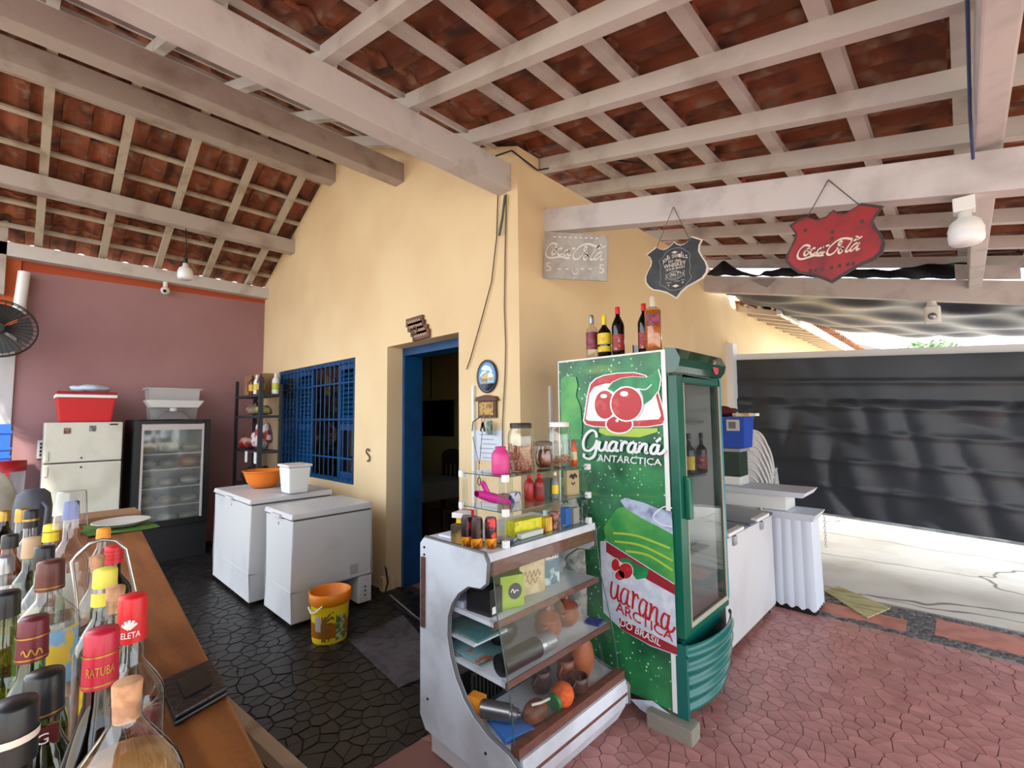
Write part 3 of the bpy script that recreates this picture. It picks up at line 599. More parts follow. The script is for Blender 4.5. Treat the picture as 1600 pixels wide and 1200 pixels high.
def jd_extra(t, y):
    q = lambda pts: [cv3(p) for p in pts]; pf = plane_y(y); mb = MB()
    fr1 = [(350, 490), (420, 420), (470, 340), (570, 275), (720, 255), (830, 310), (895, 370), (885, 470), (905, 590), (885, 690), (920, 790), (850, 880), (780, 960), (660, 1005), (530, 1010), (460, 960), (360, 910), (375, 800), (360, 700), (375, 600)]
    stroke(mb, q(fr1), .0022, pf, closed=True, k=4); mb.build('border_line', m_sgrey, t)
    lt = MB()
    def arc(body, p0, p1, p2, h):
        n = len(body)
        for i, c in enumerate(body):
            if c == ' ': continue
            a, b = i/n, (i+.86)/n; B = lambda s_: tuple((1-s_)**2*p0[k]+2*s_*(1-s_)*p1[k]+s_*s_*p2[k] for k in (0, 1))
            A, Bp = B(a), B(b); lettering(lt, c, q([A, Bp, (Bp[0]-8, Bp[1]-h), (A[0]-8, A[1]-h)]), pf, bold=.015)
    arc('JOHN DANIELS', (405, 555), (600, 360), (860, 450), 62)
    for body, a, b, h in (('EST 1866', (515, 528), (735, 490), 42), ('WHISKEY', (430, 635), (825, 548), 72), ('SOUR MASH', (470, 675), (800, 605), 36), ('No.7', (555, 775), (700, 742), 62)):
        lettering(lt, body, q([a, b, (b[0]-6, b[1]-h), (a[0]-6, a[1]-h)]), pf, bold=.012)
    stroke(lt, q([(480, 775), (560, 690), (650, 668), (730, 690), (775, 715), (740, 765), (650, 815), (560, 825)]), .0022, pf, closed=True)
    stroke(lt, q([(530, 765), (600, 700), (690, 690), (730, 715), (690, 770), (590, 795)]), .0016, pf, closed=True)
    for s_ in ([(480, 775), (460, 800), (475, 830)], [(480, 770), (462, 745), (480, 728)], [(775, 715), (798, 735), (790, 765)], [(770, 705), (795, 680), (780, 652)], [(470, 885), (560, 875)], [(620, 860), (670, 845), (712, 850)], [(735, 830), (800, 820)]): stroke(lt, q(s_), .0022, pf)
    for c in ((620, 335, 60, 24), (495, 402, 16, 16), (745, 340, 16, 16), (640, 935, 64, 26), (512, 925, 14, 14), (766, 870, 16, 16)):
        fill(lt, q([(c[0]-c[2], c[1]+6), (c[0], c[1]-c[3]), (c[0]+c[2], c[1]-6), (c[0], c[1]+c[3])]), pf)
    lt.build('lettering', m_cream, t)
    nail = onY(1052, 323, 2.695)
    for p in ((290, 245), (880, 110)):
        a = cv3(p); MB().tube([nail, Vector((a[0], y+.01, a[1]))], .0018, 5).build('hanging_wire', m_wire, t)
shield('hanging_sign', 'black shield whiskey sign with cream border hanging from the beam', O1, cv3, 2.66, m_cream, m_sblack, .955, jd_extra)
# embossed plaque
z2_ = (840, 355, 120/1600); cv2 = px2(z2_, 2.675)
pk = [cv2(p) for p in ((150, 85), (1450, 165), (1425, 1125), (105, 1060))]
t = thing('wall_plaque', 'pale grey embossed plaster plaque with script lettering under the beam', 'sign', (pk[0][0], 2.675, pk[0][1]))
m_plq = mat('grey_plaster', (172, 166, 160), .8, rgb2=(158, 150, 146), scale=9, bump=.3, bscale=40)
MB().prism(pk, 'y', 2.675, 2.697).build('slab', m_plq, t, bevel=.004)
m_plr = mat('raised_plaster', (216, 210, 202), .8)
lt = MB(); pf = plane_y(2.671)
def pq(p):
    x = 170+(p[0]-220)*1.44; y0 = p[1]+.155*(p[0]-220); return cv2((x, 300+(y0-632)*1.75+.055*(x-170)))
for s_ in COKE: stroke(lt, [pq(p) for p in s_], .015, pf, nib=.9)
for a in ((180, 915), (1285, 960)): lettering(lt, '5', [cv2(p) for p in ((a[0], a[1]), (a[0]+110, a[1]+5), (a[0]+110, a[1]-180), (a[0], a[1]-185))], pf)
for i in range(9): x = 330+i*110; fill(lt, [cv2((x, 215+i*4)), cv2((x+60, 217+i*4)), cv2((x+60, 190+i*4)), cv2((x, 188+i*4))], pf)
for i in range(5): x = 420+i*160; fill(lt, [cv2((x, 880)), cv2((x+80, 884)), cv2((x+70, 862)), cv2((x+10, 858))], pf)
stroke(lt, [cv2(p) for p in ((790, 860), (850, 900), (830, 970), (760, 970), (735, 910))], .006, pf, closed=True)
lt.build('raised_lettering', m_plr, t)

# ------------------------------------------------------------------ lamps, camera, fan, pipe
m_opal = mat('opal_plastic', (232, 234, 238), .35); m_wpl = mat('white_plastic', (226, 226, 224), .4)
def bulb(name, label, p, r, flip=True, cordtop=None):
    t = thing(name, label, 'lamp', tuple(p)); x, y, z = p
    MB().lathe([(0, 0), (r*.8, .02*r), (r*.98, r*.25), (r*1.02, r*.6), (r*1.0, r*.95)], 24, (x, y, z)).build('diffuser', m_opal, t)
    MB().lathe([(r*1.0, r*.95), (r*1.03, r*1.1), (r*.85, r*1.7), (r*.4, r*2.05), (r*.38, r*2.5), (0, r*2.5)], 24, (x, y, z)).build('housing', m_wpl, t)
    return t
p = onY(1511, 382, 2.75); t = bulb('ceiling_lamp', 'round white bulb lamp screwed under the shield sign beam', p, .058)
MB().box(p.x-.035, p.x+.035, p.y-.035, p.y+.035, p.z+.14, p.z+.20).build('socket', m_wpl, t, bevel=.006)
p = onX(289, 437, -6.34); t = bulb('pendant_lamp', 'white bulb hanging on a cord in front of the mauve wall', p, .075)
MB().tube([(p.x, p.y, p.z+.18), (p.x+.01, p.y, 3.6), (p.x, p.y-.01, 3.82)], .005).build('cord', m_black, t)
MB().cyl((p.x, p.y, p.z+.185), (p.x, p.y, p.z+.25), .022).build('socket', m_black, t)
p = onX(258, 454, -7.24); t = thing('security_camera', 'small white dome camera under the lowest purlin', 'camera', tuple(p))
MB().sphere(p, .05).build('head', m_wpl, t); MB().sphere(p+Vector((.035, -.01, -.012)), .022, 10, 8).build('lens', m_black, t); MB().cyl(p+Vector((0, 0, .04)), (p.x, p.y, 3.372), .025).build('mount', m_wpl, t)
p = onY(1457, 492, 5.85); t = thing('motion_sensor', 'white motion sensor hanging under the yard beam', 'sensor', tuple(p))
MB().rbox(p.x-.06, p.x+.06, p.y-.05, p.y+.05, p.z-.075, p.z+.075, .025).build('body', m_wpl, t, bevel=.012)
MB().sphere((p.x, p.y-.05, p.z-.02), .034, 12, 8).build('lens', m_galv, t)
MB().lathe([(.045, .075), (.03, .12), (.03, .2)], 14, tuple(p)).build('mount', m_wpl, t)
# wall fan
c = onX(-4, 513, -6.85); t = thing('wall_fan', 'black wall fan with round wire cage on the wall pier', 'fan', tuple(c))
R_ = .285; cg = MB()
for dx, r_ in ((.0, R_), (.05, R_*.98), (-.05, R_*.98)): cg.tube([(c.x+dx, c.y+r_*math.cos(a), c.z+r_*math.sin(a)) for a in [2*PI*k/40 for k in range(41)]], .005, 5)
for k in range(36):
    a = 2*PI*k/36
    cg.tube([(c.x+.085, c.y+.05*math.cos(a), c.z+.05*math.sin(a)), (c.x+.08, c.y+.7*R_*math.cos(a), c.z+.7*R_*math.sin(a)), (c.x+.03, c.y+R_*math.cos(a), c.z+R_*math.sin(a))], .0022, 4)
    cg.tube([(c.x-.085, c.y+.05*math.cos(a), c.z+.05*math.sin(a)), (c.x-.03, c.y+R_*math.cos(a), c.z+R_*math.sin(a))], .0022, 4)
cg.build('cage', m_black, t)
for k in range(5):
    a0 = 2*PI*k/5; pts = []
    bl = MB(); bl.grid(lambda u, v: (c.x+(.03*(v-.5)), c.y+(.05+.2*u)*math.cos(a0+(v-.5)*(.9+.3*u)), c.z+(.05+.2*u)*math.sin(a0+(v-.5)*(.9+.3*u))), 5, 5); bl.build('blade', mat('fan_blade', (24, 22, 24), .4), t)
MB().cyl((c.x+.09, c.y, c.z), (c.x-.16, c.y, c.z), .05, 16).build('motor', m_black, t)
MB().tube([(c.x-.14, c.y, c.z), (c.x-.2, c.y, c.z-.08), (XP+.04, c.y-.02, c.z-.1)], .02).build('wall_arm', m_black, t)
MB().box(XP+.03, XP+.07, c.y-.09, c.y+.05, c.z-.2, c.z-.02).build('bracket', m_wpl, t)
a, b = onX(38, 425, -7.24), onX(29, 489, -7.24)
t = thing('drain_pipe', 'short white plastic pipe hanging beside the orange wall', 'pipe', tuple(b))
MB().cyl(a, b, .05, 16).build('pipe', m_wpl, t); MB().cyl(b+Vector((0, 0, .07)), b-Vector((0, 0, .01)), .058, 16).build('collar', m_wpl, t)

# ------------------------------------------------------------------ things on the ochre wall
m_sgn = mat('carved_wood', (118, 82, 62), .7, rgb2=(84, 56, 44), scale=12)
c = onY(652, 507, YA-.01); t = thing('plank_sign', 'small carved wooden sign of stacked planks above the door', 'sign', (c.x, YA-.02, c.z))
z7_ = (620, 470, 180/745); cz7 = px2(z7_, YA-.03)
for i, (p, q) in enumerate((((58, 120), (162, 88)), ((68, 150), (172, 118)), ((88, 180), (192, 148)), ((100, 208), (204, 178)))):
    A, Bq = cz7(p), cz7(q); dv = .075
    MB().prism([A, Bq, (Bq[0], Bq[1]-dv), (A[0], A[1]-dv)], 'y', YA-.03, YA-.002).build('plank', m_sgn, t, bevel=.004)
    lt = MB(); stroke(lt, [(A[0]+(Bq[0]-A[0])*s_, A[1]+(Bq[1]-A[1])*s_-dv*(.35+.3*(k % 2))) for k, s_ in enumerate([.12+.76*j/11 for j in range(12)])], .007, plane_y(YA-.0315), k=2); lt.build('lettering', mat('burnt_cream', (206, 178, 150), .7), t)
q = cz7((120, 192)); MB().tube([(q[0]+.03*math.cos(a), YA-.035, q[1]+.03*math.sin(a)) for a in [2*PI*k/12 for k in range(13)]], .008).build('ring', m_sgn, t)
# souvenir plate
c = onY(760, 588, YA-.02); t = thing('souvenir_plate', 'oval souvenir plate with a painted building on the wall', 'plate', (c.x, YA, c.z))
a_, b_ = .105, .122
def ov(r): return lambda u, v: (c.x+u, YA-r, c.z+v)
MB().lathe([(0, .012), (.85, .012), (1.0, .024), (1.03, .018), (1.0, 0), (0, 0)], 36, sx=a_, sy=b_).build('dish', mat('navy_ceramic', (20, 30, 52), .25), t, local=True, rot=(PI/2, 0, 0), loc=(0, 0, 0))
ell = lambda k, lo=0, hi=2*PI: [(a_*k*math.cos(lo+(hi-lo)*i/32), b_*k*math.sin(lo+(hi-lo)*i/32)) for i in range(33)]
f = MB(); fill(f, ell(.86, math.radians(-32), math.radians(212)), ov(.0145)); f.build('sky_print', mat('sky_blue', (70, 150, 206), .3), t)
f = MB(); fill(f, [(-.06, .055), (-.02, .085), (.03, .07), (.06, .03), (.02, .04)], ov(.0155), k=4); fill(f, [(-.08, .0), (-.04, .02), (.0, .035), (-.05, .04)], ov(.0155), k=4); f.build('cloud_print', mat('cloud_white', (226, 234, 240), .3), t)
f = MB(); fill(f, [(-.07, -.045), (-.06, .0), (-.02, .02), (.012, .028), (.012, -.045)], ov(.016)); f.build('facade_print', mat('ochre_print', (206, 172, 104), .3), t)
f = MB(); fill(f, [(.012, -.045), (.012, .02), (.04, .035), (.07, .01), (.07, -.045)], ov(.0162)); f.build('facade_print', mat('white_print', (226, 224, 214), .3), t)
f = MB()
for i in range(4): fill(f, [(-.058+i*.018, -.04), (-.05+i*.018, -.04), (-.05+i*.018, -.015), (-.058+i*.018, -.015)], ov(.0168)); fill(f, [(.02+i*.013, -.04), (.026+i*.013, -.04), (.026+i*.013, -.01), (.02+i*.013, -.01)], ov(.0168))
f.build('window_print', m_dark, t)
# key holder with keys, paper, conduit, hook
c = onY(761, 638, YA-.02); t = thing('key_holder', 'small house shaped wooden key holder with a brass picture', 'key holder', (c.x, YA, c.z))
m_brn = mat('brown_wood', (96, 62, 50), .6)
MB().box(c.x-.095, c.x+.095, YA-.025, YA-.002, c.z-.07, c.z+.055).build('back_board', m_brn, t, bevel=.003)
MB().prism([(c.x-.12, c.z+.055), (c.x+.12, c.z+.055), (c.x+.1, c.z+.085), (c.x, c.z+.1), (c.x-.1, c.z+.085)], 'y', YA-.04, YA-.002).build('roof', m_brn, t)
MB().box(c.x-.075, c.x+.075, YA-.03, YA-.025, c.z-.05, c.z+.045).build('picture', mat('brass_print', (176, 140, 70), .4, .3, rgb2=(110, 80, 44), scale=30), t)
for dx in (-.06, 0, .06): MB().tube([(c.x+dx, YA-.025, c.z-.06), (c.x+dx, YA-.05, c.z-.075), (c.x+dx, YA-.05, c.z-.06)], .003, 5).build('hook', m_galv, t)
for i, (dx, label, L_) in enumerate(((-.06, 'key on a long dark lanyard hanging from the key holder', .40), (-.01, 'bunch of keys with a round tag on the key holder', .1), (.06, 'green key fob hanging from the key holder', .09))):
    k = thing('key_bunch', label, 'keys', (c.x+dx, YA-.05, c.z-.08)); x0_, z0_ = c.x+dx, c.z-.07
    if i == 0:
        MB().tube([(x0_, YA-.05, z0_), (x0_-.07, YA-.045, z0_-.03), (x0_-.085, YA-.04, z0_-.1)], .004, 5).build('strap', m_black, k)
        MB().tube([(x0_-.08, YA-.04, z0_-.14), (x0_-.01, YA-.04, z0_-.34), (x0_-.01, YA-.04, z0_-.44)], .0025, 5).build('lanyard', m_dark, k)
        MB().tube([(x0_+.045, YA-.045, z0_-.02), (x0_-.005, YA-.04, z0_-.34)], .0025, 5).build('lanyard', m_dark, k)
        MB().tube([(x0_-.01+.014*math.cos(a), YA-.04, z0_-.47+.03*math.sin(a)) for a in [2*PI*j/10 for j in range(11)]], .004, 5).build('ring', m_wire, k)
        MB().box(x0_-.016, x0_-.004, YA-.042, YA-.038, z0_-.58, z0_-.5).build('key', m_galv, k)
    elif i == 1:
        MB().tube([(x0_+.02*math.cos(a), YA-.052, z0_-.02+.02*math.sin(a)) for a in [2*PI*j/10 for j in range(11)]], .003, 5).build('ring', m_galv, k)
        for s_ in (-1, 0, 1): MB().bar((x0_, YA-.055, z0_-.035), (x0_+.02*s_, YA-.055, z0_-.1), .02, .005, up=(0, 1, 0)).build('key', m_dark if s_ else m_galv, k)
    else:
        MB().box(x0_-.025, x0_+.025, YA-.065, YA-.045, z0_-.12, z0_-.02).build('fob', mat('fob_green', (60, 92, 70), .3, rgb2=(150, 170, 160), scale=30), k, bevel=.008)
pp = [onY(*q, YA-.004) for q in ((742, 672), (788, 672), (788, 720), (741, 719))]
t = thing('paper_notice', 'white sheet of typed text taped to the wall', 'paper', tuple(pp[0])); MB().add([tuple(q) for q in pp]+[(q.x, q.y+.002, q.z) for q in pp], [(0, 1, 2, 3), (7, 6, 5, 4), (0, 4, 5, 1), (1, 5, 6, 2), (2, 6, 7, 3), (3, 7, 4, 0)]).build('sheet', mat('paper_white', (216, 220, 232), .8), t)
lt = MB()
for i in range(6): z = pp[0].z-.03-i*.034; lt.box(pp[0].x+.05+.02*(i % 3), pp[0].x+.24-.03*(i % 2), YA-.0055, YA-.005, z-.006, z)
lt.build('typed_lines', mat('ink_grey', (150, 154, 170), .8), t)
a, b = onY(740, 603, YA-.012), onY(739, 812, YA-.012)
tag(MB().box(a.x-.012, a.x+.012, YA-.024, YA-.001, b.z, a.z).build('conduit', m_wpl), 'white plastic conduit running down beside the door', 'conduit')
c = onY(575, 711, YA-.012); hk = [(c.x+.03*math.cos(a), YA-.015, c.z+.03+.03*math.sin(a)) for a in [.2+k*.45 for k in range(8)]]+[(c.x+.005+.03*math.cos(a), YA-.015, c.z-.03+.03*math.sin(a)) for a in [1.4-k*.5 for k in range(8)]]
tag(MB().tube(hk, .007).build('wall_hook', m_wire), 'rusty S shaped hook on the wall beside the door', 'hook')
# loose cables down the wall corner and along the roof
def cable(pts, r, label, m_=None): return tag(MB().tube(pts, r, 5).build('cable', m_ or m_dark), label, 'cable')
cw = [onY(*q, YA-.012) for q in ((791, 303), (789, 400), (788, 480), (790, 540), (789, 585), (785, 660), (785, 720))]
cable(cw, .005, 'thin grey cable running down the wall corner from the broad beam', mat('cable_grey', (110, 96, 88), .6))
cable([onY(*q, YA-.015) for q in ((778, 300), (776, 370), (768, 440), (752, 500), (735, 560), (729, 577))], .0045, 'loose brown cable curving down towards the door head', m_wire)
cable([onY(*q, YA-.03) for q in ((789, 305), (785, 340), (780, 368))], .010, 'dark green cable tail below the end of the broad beam', mat('cable_green', (70, 88, 84), .6))
cable([(-2.36, 2.30, 3.50), (-2.24, 2.36, 3.52), (-2.2, 2.6, 3.45), (-2.1, 2.75, 3.50), (-1.8, 2.78, 3.46), (-1.5, 2.95, 3.36)], .007, 'black cable looping over the wall corner under the tiles')
cable([(-2.42, .3, 3.52), (-2.5, .9, 3.53), (-2.46, 1.5, 3.50), (-2.4, 2.2, 3.50)], .007, 'bundle of dark cable lying along the top of the broad beam', mat('cable_teal', (30, 58, 66), .5))
cable([(.09, 2.66, 2.64), (.085, 2.45, 2.74), (.085, 2.2, 2.83), (.08, 1.6, 2.93)], .006, 'blue cable climbing along the purlin', mat('cable_blue', (50, 66, 110), .5))
cable([onZ(600, 870, .3), onZ(606, 910, .1), onZ(600, 935, .02), onZ(640, 960, .02), onZ(680, 985, .02), (-2.2, 1.95, .02)], .008, 'black flex lying from the freezer to the display counter')
cable([onZ(610, 930, .02), onZ(655, 968, .02), (-2.25, 2.05, .02), (-2.0, 2.2, .02)], .008, 'grey flex beside the black flex on the floor', mat('cable_grey2', (120, 116, 112), .6))
a, b = onX(860, 603, XB+.012), onX(862, 712, XB+.012)
tag(MB().box(XB+.001, XB+.02, a.y-.012, a.y+.012, b.z, a.z).build('conduit', m_wpl), 'white plastic conduit on the side wall behind the drinks cooler', 'conduit')
# ------------------------------------------------------------------ appliances along the mauve wall
m_enam = mat('cream_enamel', (206, 204, 190), .35, rgb2=(192, 188, 172), scale=3)
m_enw = mat('white_enamel', (206, 206, 208), .38, rgb2=(188, 188, 190), scale=2.2, lo=.5, hi=.75)
m_gask = mat('grey_gasket', (96, 94, 90), .7)
XF = -6.65
t = thing('refrigerator', 'cream two door refrigerator against the mauve wall', 'refrigerator', (-6.97, .465, 0))
zs = onX(130, 722, XF).z
MB().box(-7.30, -6.72, .165, .765, .05, 1.60).build('body', m_enam, t, bevel=.01)
for n_, a, b in (('freezer_door', zs+.006, 1.598), ('fridge_door', .10, zs-.006)):
    d = MB().box(-6.71, XF, .16, .77, a, b).build(n_, m_enam, t, bevel=.012)
    MB().box(-6.655, -6.64, .175, .20, (a if n_ == 'freezer_door' else b-.14)+.02, (a if n_ == 'freezer_door' else b-.14)+.12).build('handle', m_enam, d, bevel=.004)
    zc = zs+(.045 if n_ == 'freezer_door' else -.05); yy = onX(127, 716, XF).y
    MB().cyl((XF+.006, yy, zc), (XF-.01, yy, zc), .009, 10).build('lock', m_black, d)
MB().box(-6.72, -6.71, .17, .76, .12, 1.59).build('gasket', m_gask, t)
for i, (px_, py_) in enumerate(((105, 673), (144.5, 669.5))):
    q = onX(px_, py_, XF); tag(MB().box(XF+.001, XF+.006, q.y-.026, q.y+.026, q.z-.03, q.z+.03).build('fridge_magnet', mat('magnet_%d' % i, (106, 70, 56) if i == 0 else (84, 84, 86), .5, rgb2=(150, 120, 100) if i == 0 else (150, 150, 150), scale=40)), ('brown' if i == 0 else 'grey')+' square magnet on the freezer door of the refrigerator', 'magnet')
q = onX(178, 663, XF); MB().box(XF, XF+.004, q.y-.035, q.y+.035, q.z-.008, q.z+.008).build('badge', m_dark, t, bevel=.002)
for y in (.22, .71): MB().cyl((-6.75, y, 0), (-6.75, y, .05), .02).build('foot', m_black, t)
for y in (.22, .71): MB().cyl((-7.25, y, 0), (-7.25, y, .05), .02).build('foot', m_black, t)

t = thing('display_cooler', 'black glass door display cooler full of frozen packs', 'cooler', (-6.97, 1.23, 0))
MB().box(-7.32, -6.70, .865, .90, 0, 1.62).box(-7.32, -6.70, 1.57, 1.605, 0, 1.62).box(-7.32, -7.28, .90, 1.57, 0, 1.62).box(-7.28, -6.70, .90, 1.57, 1.58, 1.62).box(-7.28, -6.70, .90, 1.57, .0, .42).build('body', m_dark, t)
MB().box(-7.28, -7.27, .90, 1.57, .42, 1.58).build('liner', mat('grey_liner', (150, 150, 146), .5), t)
dd = MB().box(-6.70, XF, .868, .93, .40, 1.615).box(-6.70, XF, 1.54, 1.602, .40, 1.615).box(-6.70, XF, .93, 1.54, 1.57, 1.615).box(-6.70, XF, .93, 1.54, .40, .47).build('door', m_black, t, bevel=.004)
MB().box(-6.675, -6.67, .93, 1.54, .47, 1.57).build('pane', glass('cooler_glass', (.92, .94, .92), 1.6, .05, haze=.06), dd)
MB().box(-6.66, -6.64, .935, .955, .47, 1.57).box(-6.66, -6.64, 1.515, 1.535, .47, 1.57).box(-6.66, -6.64, .955, 1.515, 1.50, 1.565).build('inner_trim', mat('pale_trim', (186, 178, 176), .5), dd)
m_wsh = mat('wire_shelf', (186, 186, 182), .4, .4)
for z in (.62, .83, 1.04, 1.22): MB().box(-7.26, -6.72, .91, 1.56, z-.008, z+.008).build('shelf', m_wsh, t)
random.seed(11); pc = [((146, 140, 120), 'tan'), ((176, 178, 172), 'white'), ((120, 126, 112), 'olive'), ((156, 128, 96), 'brown'), ((150, 160, 140), 'pale green')]
for zi, z in enumerate((.42, .63, .84, 1.05, 1.23)):
    for k in range(3):
        rgb, cn = pc[(zi*2+k) % 5]; y = 1.02+k*.215; hh = .08+.05*random.random()
        o = MB().sphere((0, 0, 0), 1, 12, 8).build('food_pack', mat('pack_'+cn.replace(' ', '_'), rgb, .35, rgb2=tuple(int(c*.6) for c in rgb), scale=16), local=True, loc=(-6.86, y, z+hh*.55), rot=(random.uniform(-.1, .1), 0, random.uniform(-.3, .3)))
        o.scale = (.11, .098, hh*.54); tag(o, cn+' frozen pack on the '+('bottom', 'second', 'middle', 'fourth', 'top')[zi]+' shelf of the black cooler', 'food pack', 'frozen packs in the black cooler')

# red cooler box with bag on top
t = thing('cooler_box', 'red plastic cooler box with white band on the refrigerator', 'cooler box', (-6.97, .47, 1.60))
m_redp = mat('red_plastic', (196, 14, 26), .4); y0, y1 = .235, .715
def taper(z0, z1, i0, i1, x0=-7.2, x1=-6.74): return MB().hexa([(x0+i0, y0+i0, z0), (x1-i0, y0+i0, z0), (x1-i0, y1-i0, z0), (x0+i0, y1-i0, z0)], [(x0+i1, y0+i1, z1), (x1-i1, y0+i1, z1), (x1-i1, y1-i1, z1), (x0+i1, y1-i1, z1)])
taper(1.602, 1.86, .035, .006).build('tub', m_redp, t, bevel=.012); taper(1.861, 1.894, -.006, -.006).build('band', m_wpl, t, bevel=.006); taper(1.895, 1.925, -.004, .0).build('lid', mat('dark_red_plastic', (150, 16, 30), .4), t, bevel=.008)
def lump(name, label, cat, c, r, material, seed, amp=.18, group=None):
    rnd = random.Random(seed); ph = [(rnd.uniform(1.5, 4), rnd.uniform(1.5, 4), rnd.uniform(0, 6)) for _ in range(4)]; mb = MB().sphere((0, 0, 0), 1, 22, 14)
    v = []
    for x, y, z in mb.v:
        k = 1+amp*sum(math.sin(a*x*2+b*y*2+c_+z*a) for a, b, c_ in ph)/4
        v.append((c[0]+x*k*r[0], c[1]+y*k*r[1], max(c[2]-r[2]*.92, c[2]+z*k*r[2])))
    mb.v = v; return tag(mb.build(name, material, loc=tuple(c)), label, cat, group)
lump('plastic_bag', 'pale blue plastic bag bundle on the red cooler box', 'bag', (-6.97, .52, 1.968), (.14, .16, .045), mat('pale_blue_bag', (188, 206, 222), .45), 5, .3)
# kitchen scale and plastic bin on the black cooler
t = thing('storage_bin', 'translucent plastic storage bin standing behind the scale', 'bin', (-7.08, 1.27, 1.62))
m_trl = glass('translucent_plastic', (.80, .78, .76), .8, .25, haze=.35)
bx0, bx1, by0, by1 = -7.26, -6.96, 1.03, 1.55
def wallsbox(mb, x0, x1, y0_, y1_, z0, z1, tp, th=.004):
    b = [(x0+tp, y0_+tp), (x1-tp, y0_+tp), (x1-tp, y1_-tp), (x0+tp, y1_-tp)]; T = [(x0, y0_), (x1, y0_), (x1, y1_), (x0, y1_)]
    v = [(x, y, z0) for x, y in b]+[(x, y, z1) for x, y in T]; mb.add(v, [(0, 1, 2, 3)]+[(i, (i+1) % 4, 4+(i+1) % 4, 4+i) for i in range(4)]); return mb
wallsbox(MB(), bx0, bx1, by0, by1, 1.622, 2.0, .03).build('tub', m_trl, t)
MB().box(bx0-.02, bx1+.02, by0-.02, by0+.005, 1.985, 2.005).box(bx0-.02, bx1+.02, by1-.005, by1+.02, 1.985, 2.005).box(bx1-.005, bx1+.02, by0, by1, 1.985, 2.005).box(bx0-.02, bx0+.005, by0, by1, 1.985, 2.005).build('rim', m_trl, t)
t = thing('kitchen_scale', 'white kitchen scale with a wide shallow tray', 'scale', (-6.8, 1.24, 1.62))
MB().hexa([(-6.92, 1.10, 1.622), (-6.70, 1.10, 1.622), (-6.70, 1.40, 1.622), (-6.92, 1.40, 1.622)], [(-6.86, 1.18, 1.72), (-6.76, 1.18, 1.72), (-6.76, 1.32, 1.72), (-6.86, 1.32, 1.72)]).build('body', mat('grey_scale', (120, 116, 116), .5), t, bevel=.01)
MB().cyl((-6.81, 1.25, 1.72), (-6.81, 1.25, 1.76), .04, 14).build('stem', m_wpl, t)
MB().hexa([(-6.92, 1.02, 1.76), (-6.70, 1.02, 1.76), (-6.70, 1.48, 1.76), (-6.92, 1.48, 1.76)], [(-6.96, .97, 1.845), (-6.66, .97, 1.845), (-6.66, 1.53, 1.845), (-6.96, 1.53, 1.845)]).build('tray', m_wpl, t, bevel=.008)
# socket plate on the mauve wall
q = onX(68, 702, XP+.012); t = thing('socket_plate', 'white wall socket plate beside the refrigerator', 'socket', (XP, q.y, q.z))
MB().box(XP+.001, XP+.012, q.y-.05, q.y+.05, q.z-.1, q.z+.1).build('plate', m_wpl, t, bevel=.003)
for dz in (-.06, -.02, .02, .06): MB().box(XP+.012, XP+.016, q.y-.03, q.y+.03, q.z+dz-.013, q.z+dz+.013).build('module', m_dark, t)
# blue crates by the pier
t0 = None
for k in range(4):
    if t0 is None:
        t0 = t = thing('bottle_crate', 'blue plastic crate on the floor under the stack by the pier', 'crate', (-6.9, -.33, .0), group='blue crates stacked by the pier')
        m_blp = mat('blue_plastic', (28, 88, 186), .45)
        MB().box(-7.08, -6.72, -.58, -.56, 0, .39).box(-7.08, -6.72, -.09, -.07, 0, .39).box(-7.08, -7.06, -.56, -.09, 0, .39).box(-6.74, -6.72, -.56, -.09, 0, .39).box(-7.08, -6.72, -.58, -.07, 0, .02).build('shell', m_blp, t)
        for z in (.06, .14, .30): MB().box(-7.09, -6.71, -.59, -.06, z, z+.025).build('rib', m_blp, t)
    else:
        c = copy_tree(t0); c.location = (-6.9, -.33, .40*k); c['label'] = ('', 'blue plastic crate second from the floor by the white pier', 'blue plastic crate third from the floor by the white pier', 'blue plastic crate on top of the stack by the white pier')[k]

# ------------------------------------------------------------------ steel rack in the corner
m_rack = mat('grey_steel', (58, 62, 68), .5, .3)
t = thing('steel_rack', 'grey steel shelving rack beside the blue window', 'shelving', (-6.53, 2.08, 0))
for x in (-7.0, -6.06):
    for y in (1.96, 2.22):
        MB().box(x-.004, x+.04 if x < -6.5 else x+.004, y-.002, y+.002, 0, 2.12 if y < 2 else 2.04).box(x-.004 if x < -6.5 else x, x if x < -6.5 else x+.004, y-.002 if y < 2 else y-.04, y+.04 if y < 2 else y+.002, 0, 2.12 if y < 2 else 2.04).build('post', m_rack, t)
m_p2 = MB().box(-6.10, -6.055, 1.955, 1.962, 0, 2.12).build('post_face', m_rack, t)
SHZ = (.35, .80, 1.23, 1.66, 1.92)
for z in SHZ: MB().box(-7.0, -6.06, 1.965, 2.22, z-.03, z).build('shelf', m_rack, t, bevel=.002)
m_cardb = mat('cardboard', (156, 122, 88), .85, rgb2=(136, 104, 74), scale=5)
t = thing('cardboard_box', 'brown cardboard box on the top shelf of the rack', 'box', (-6.62, 2.12, 1.92))
MB().box(-6.96, -6.28, 2.055, 2.215, 1.922, 2.19).build('carton', m_cardb, t, bevel=.003); MB().box(-6.85, -6.75, 2.053, 2.0545, 1.98, 2.12).build('print', mat('carton_print', (120, 84, 52), .8), t)
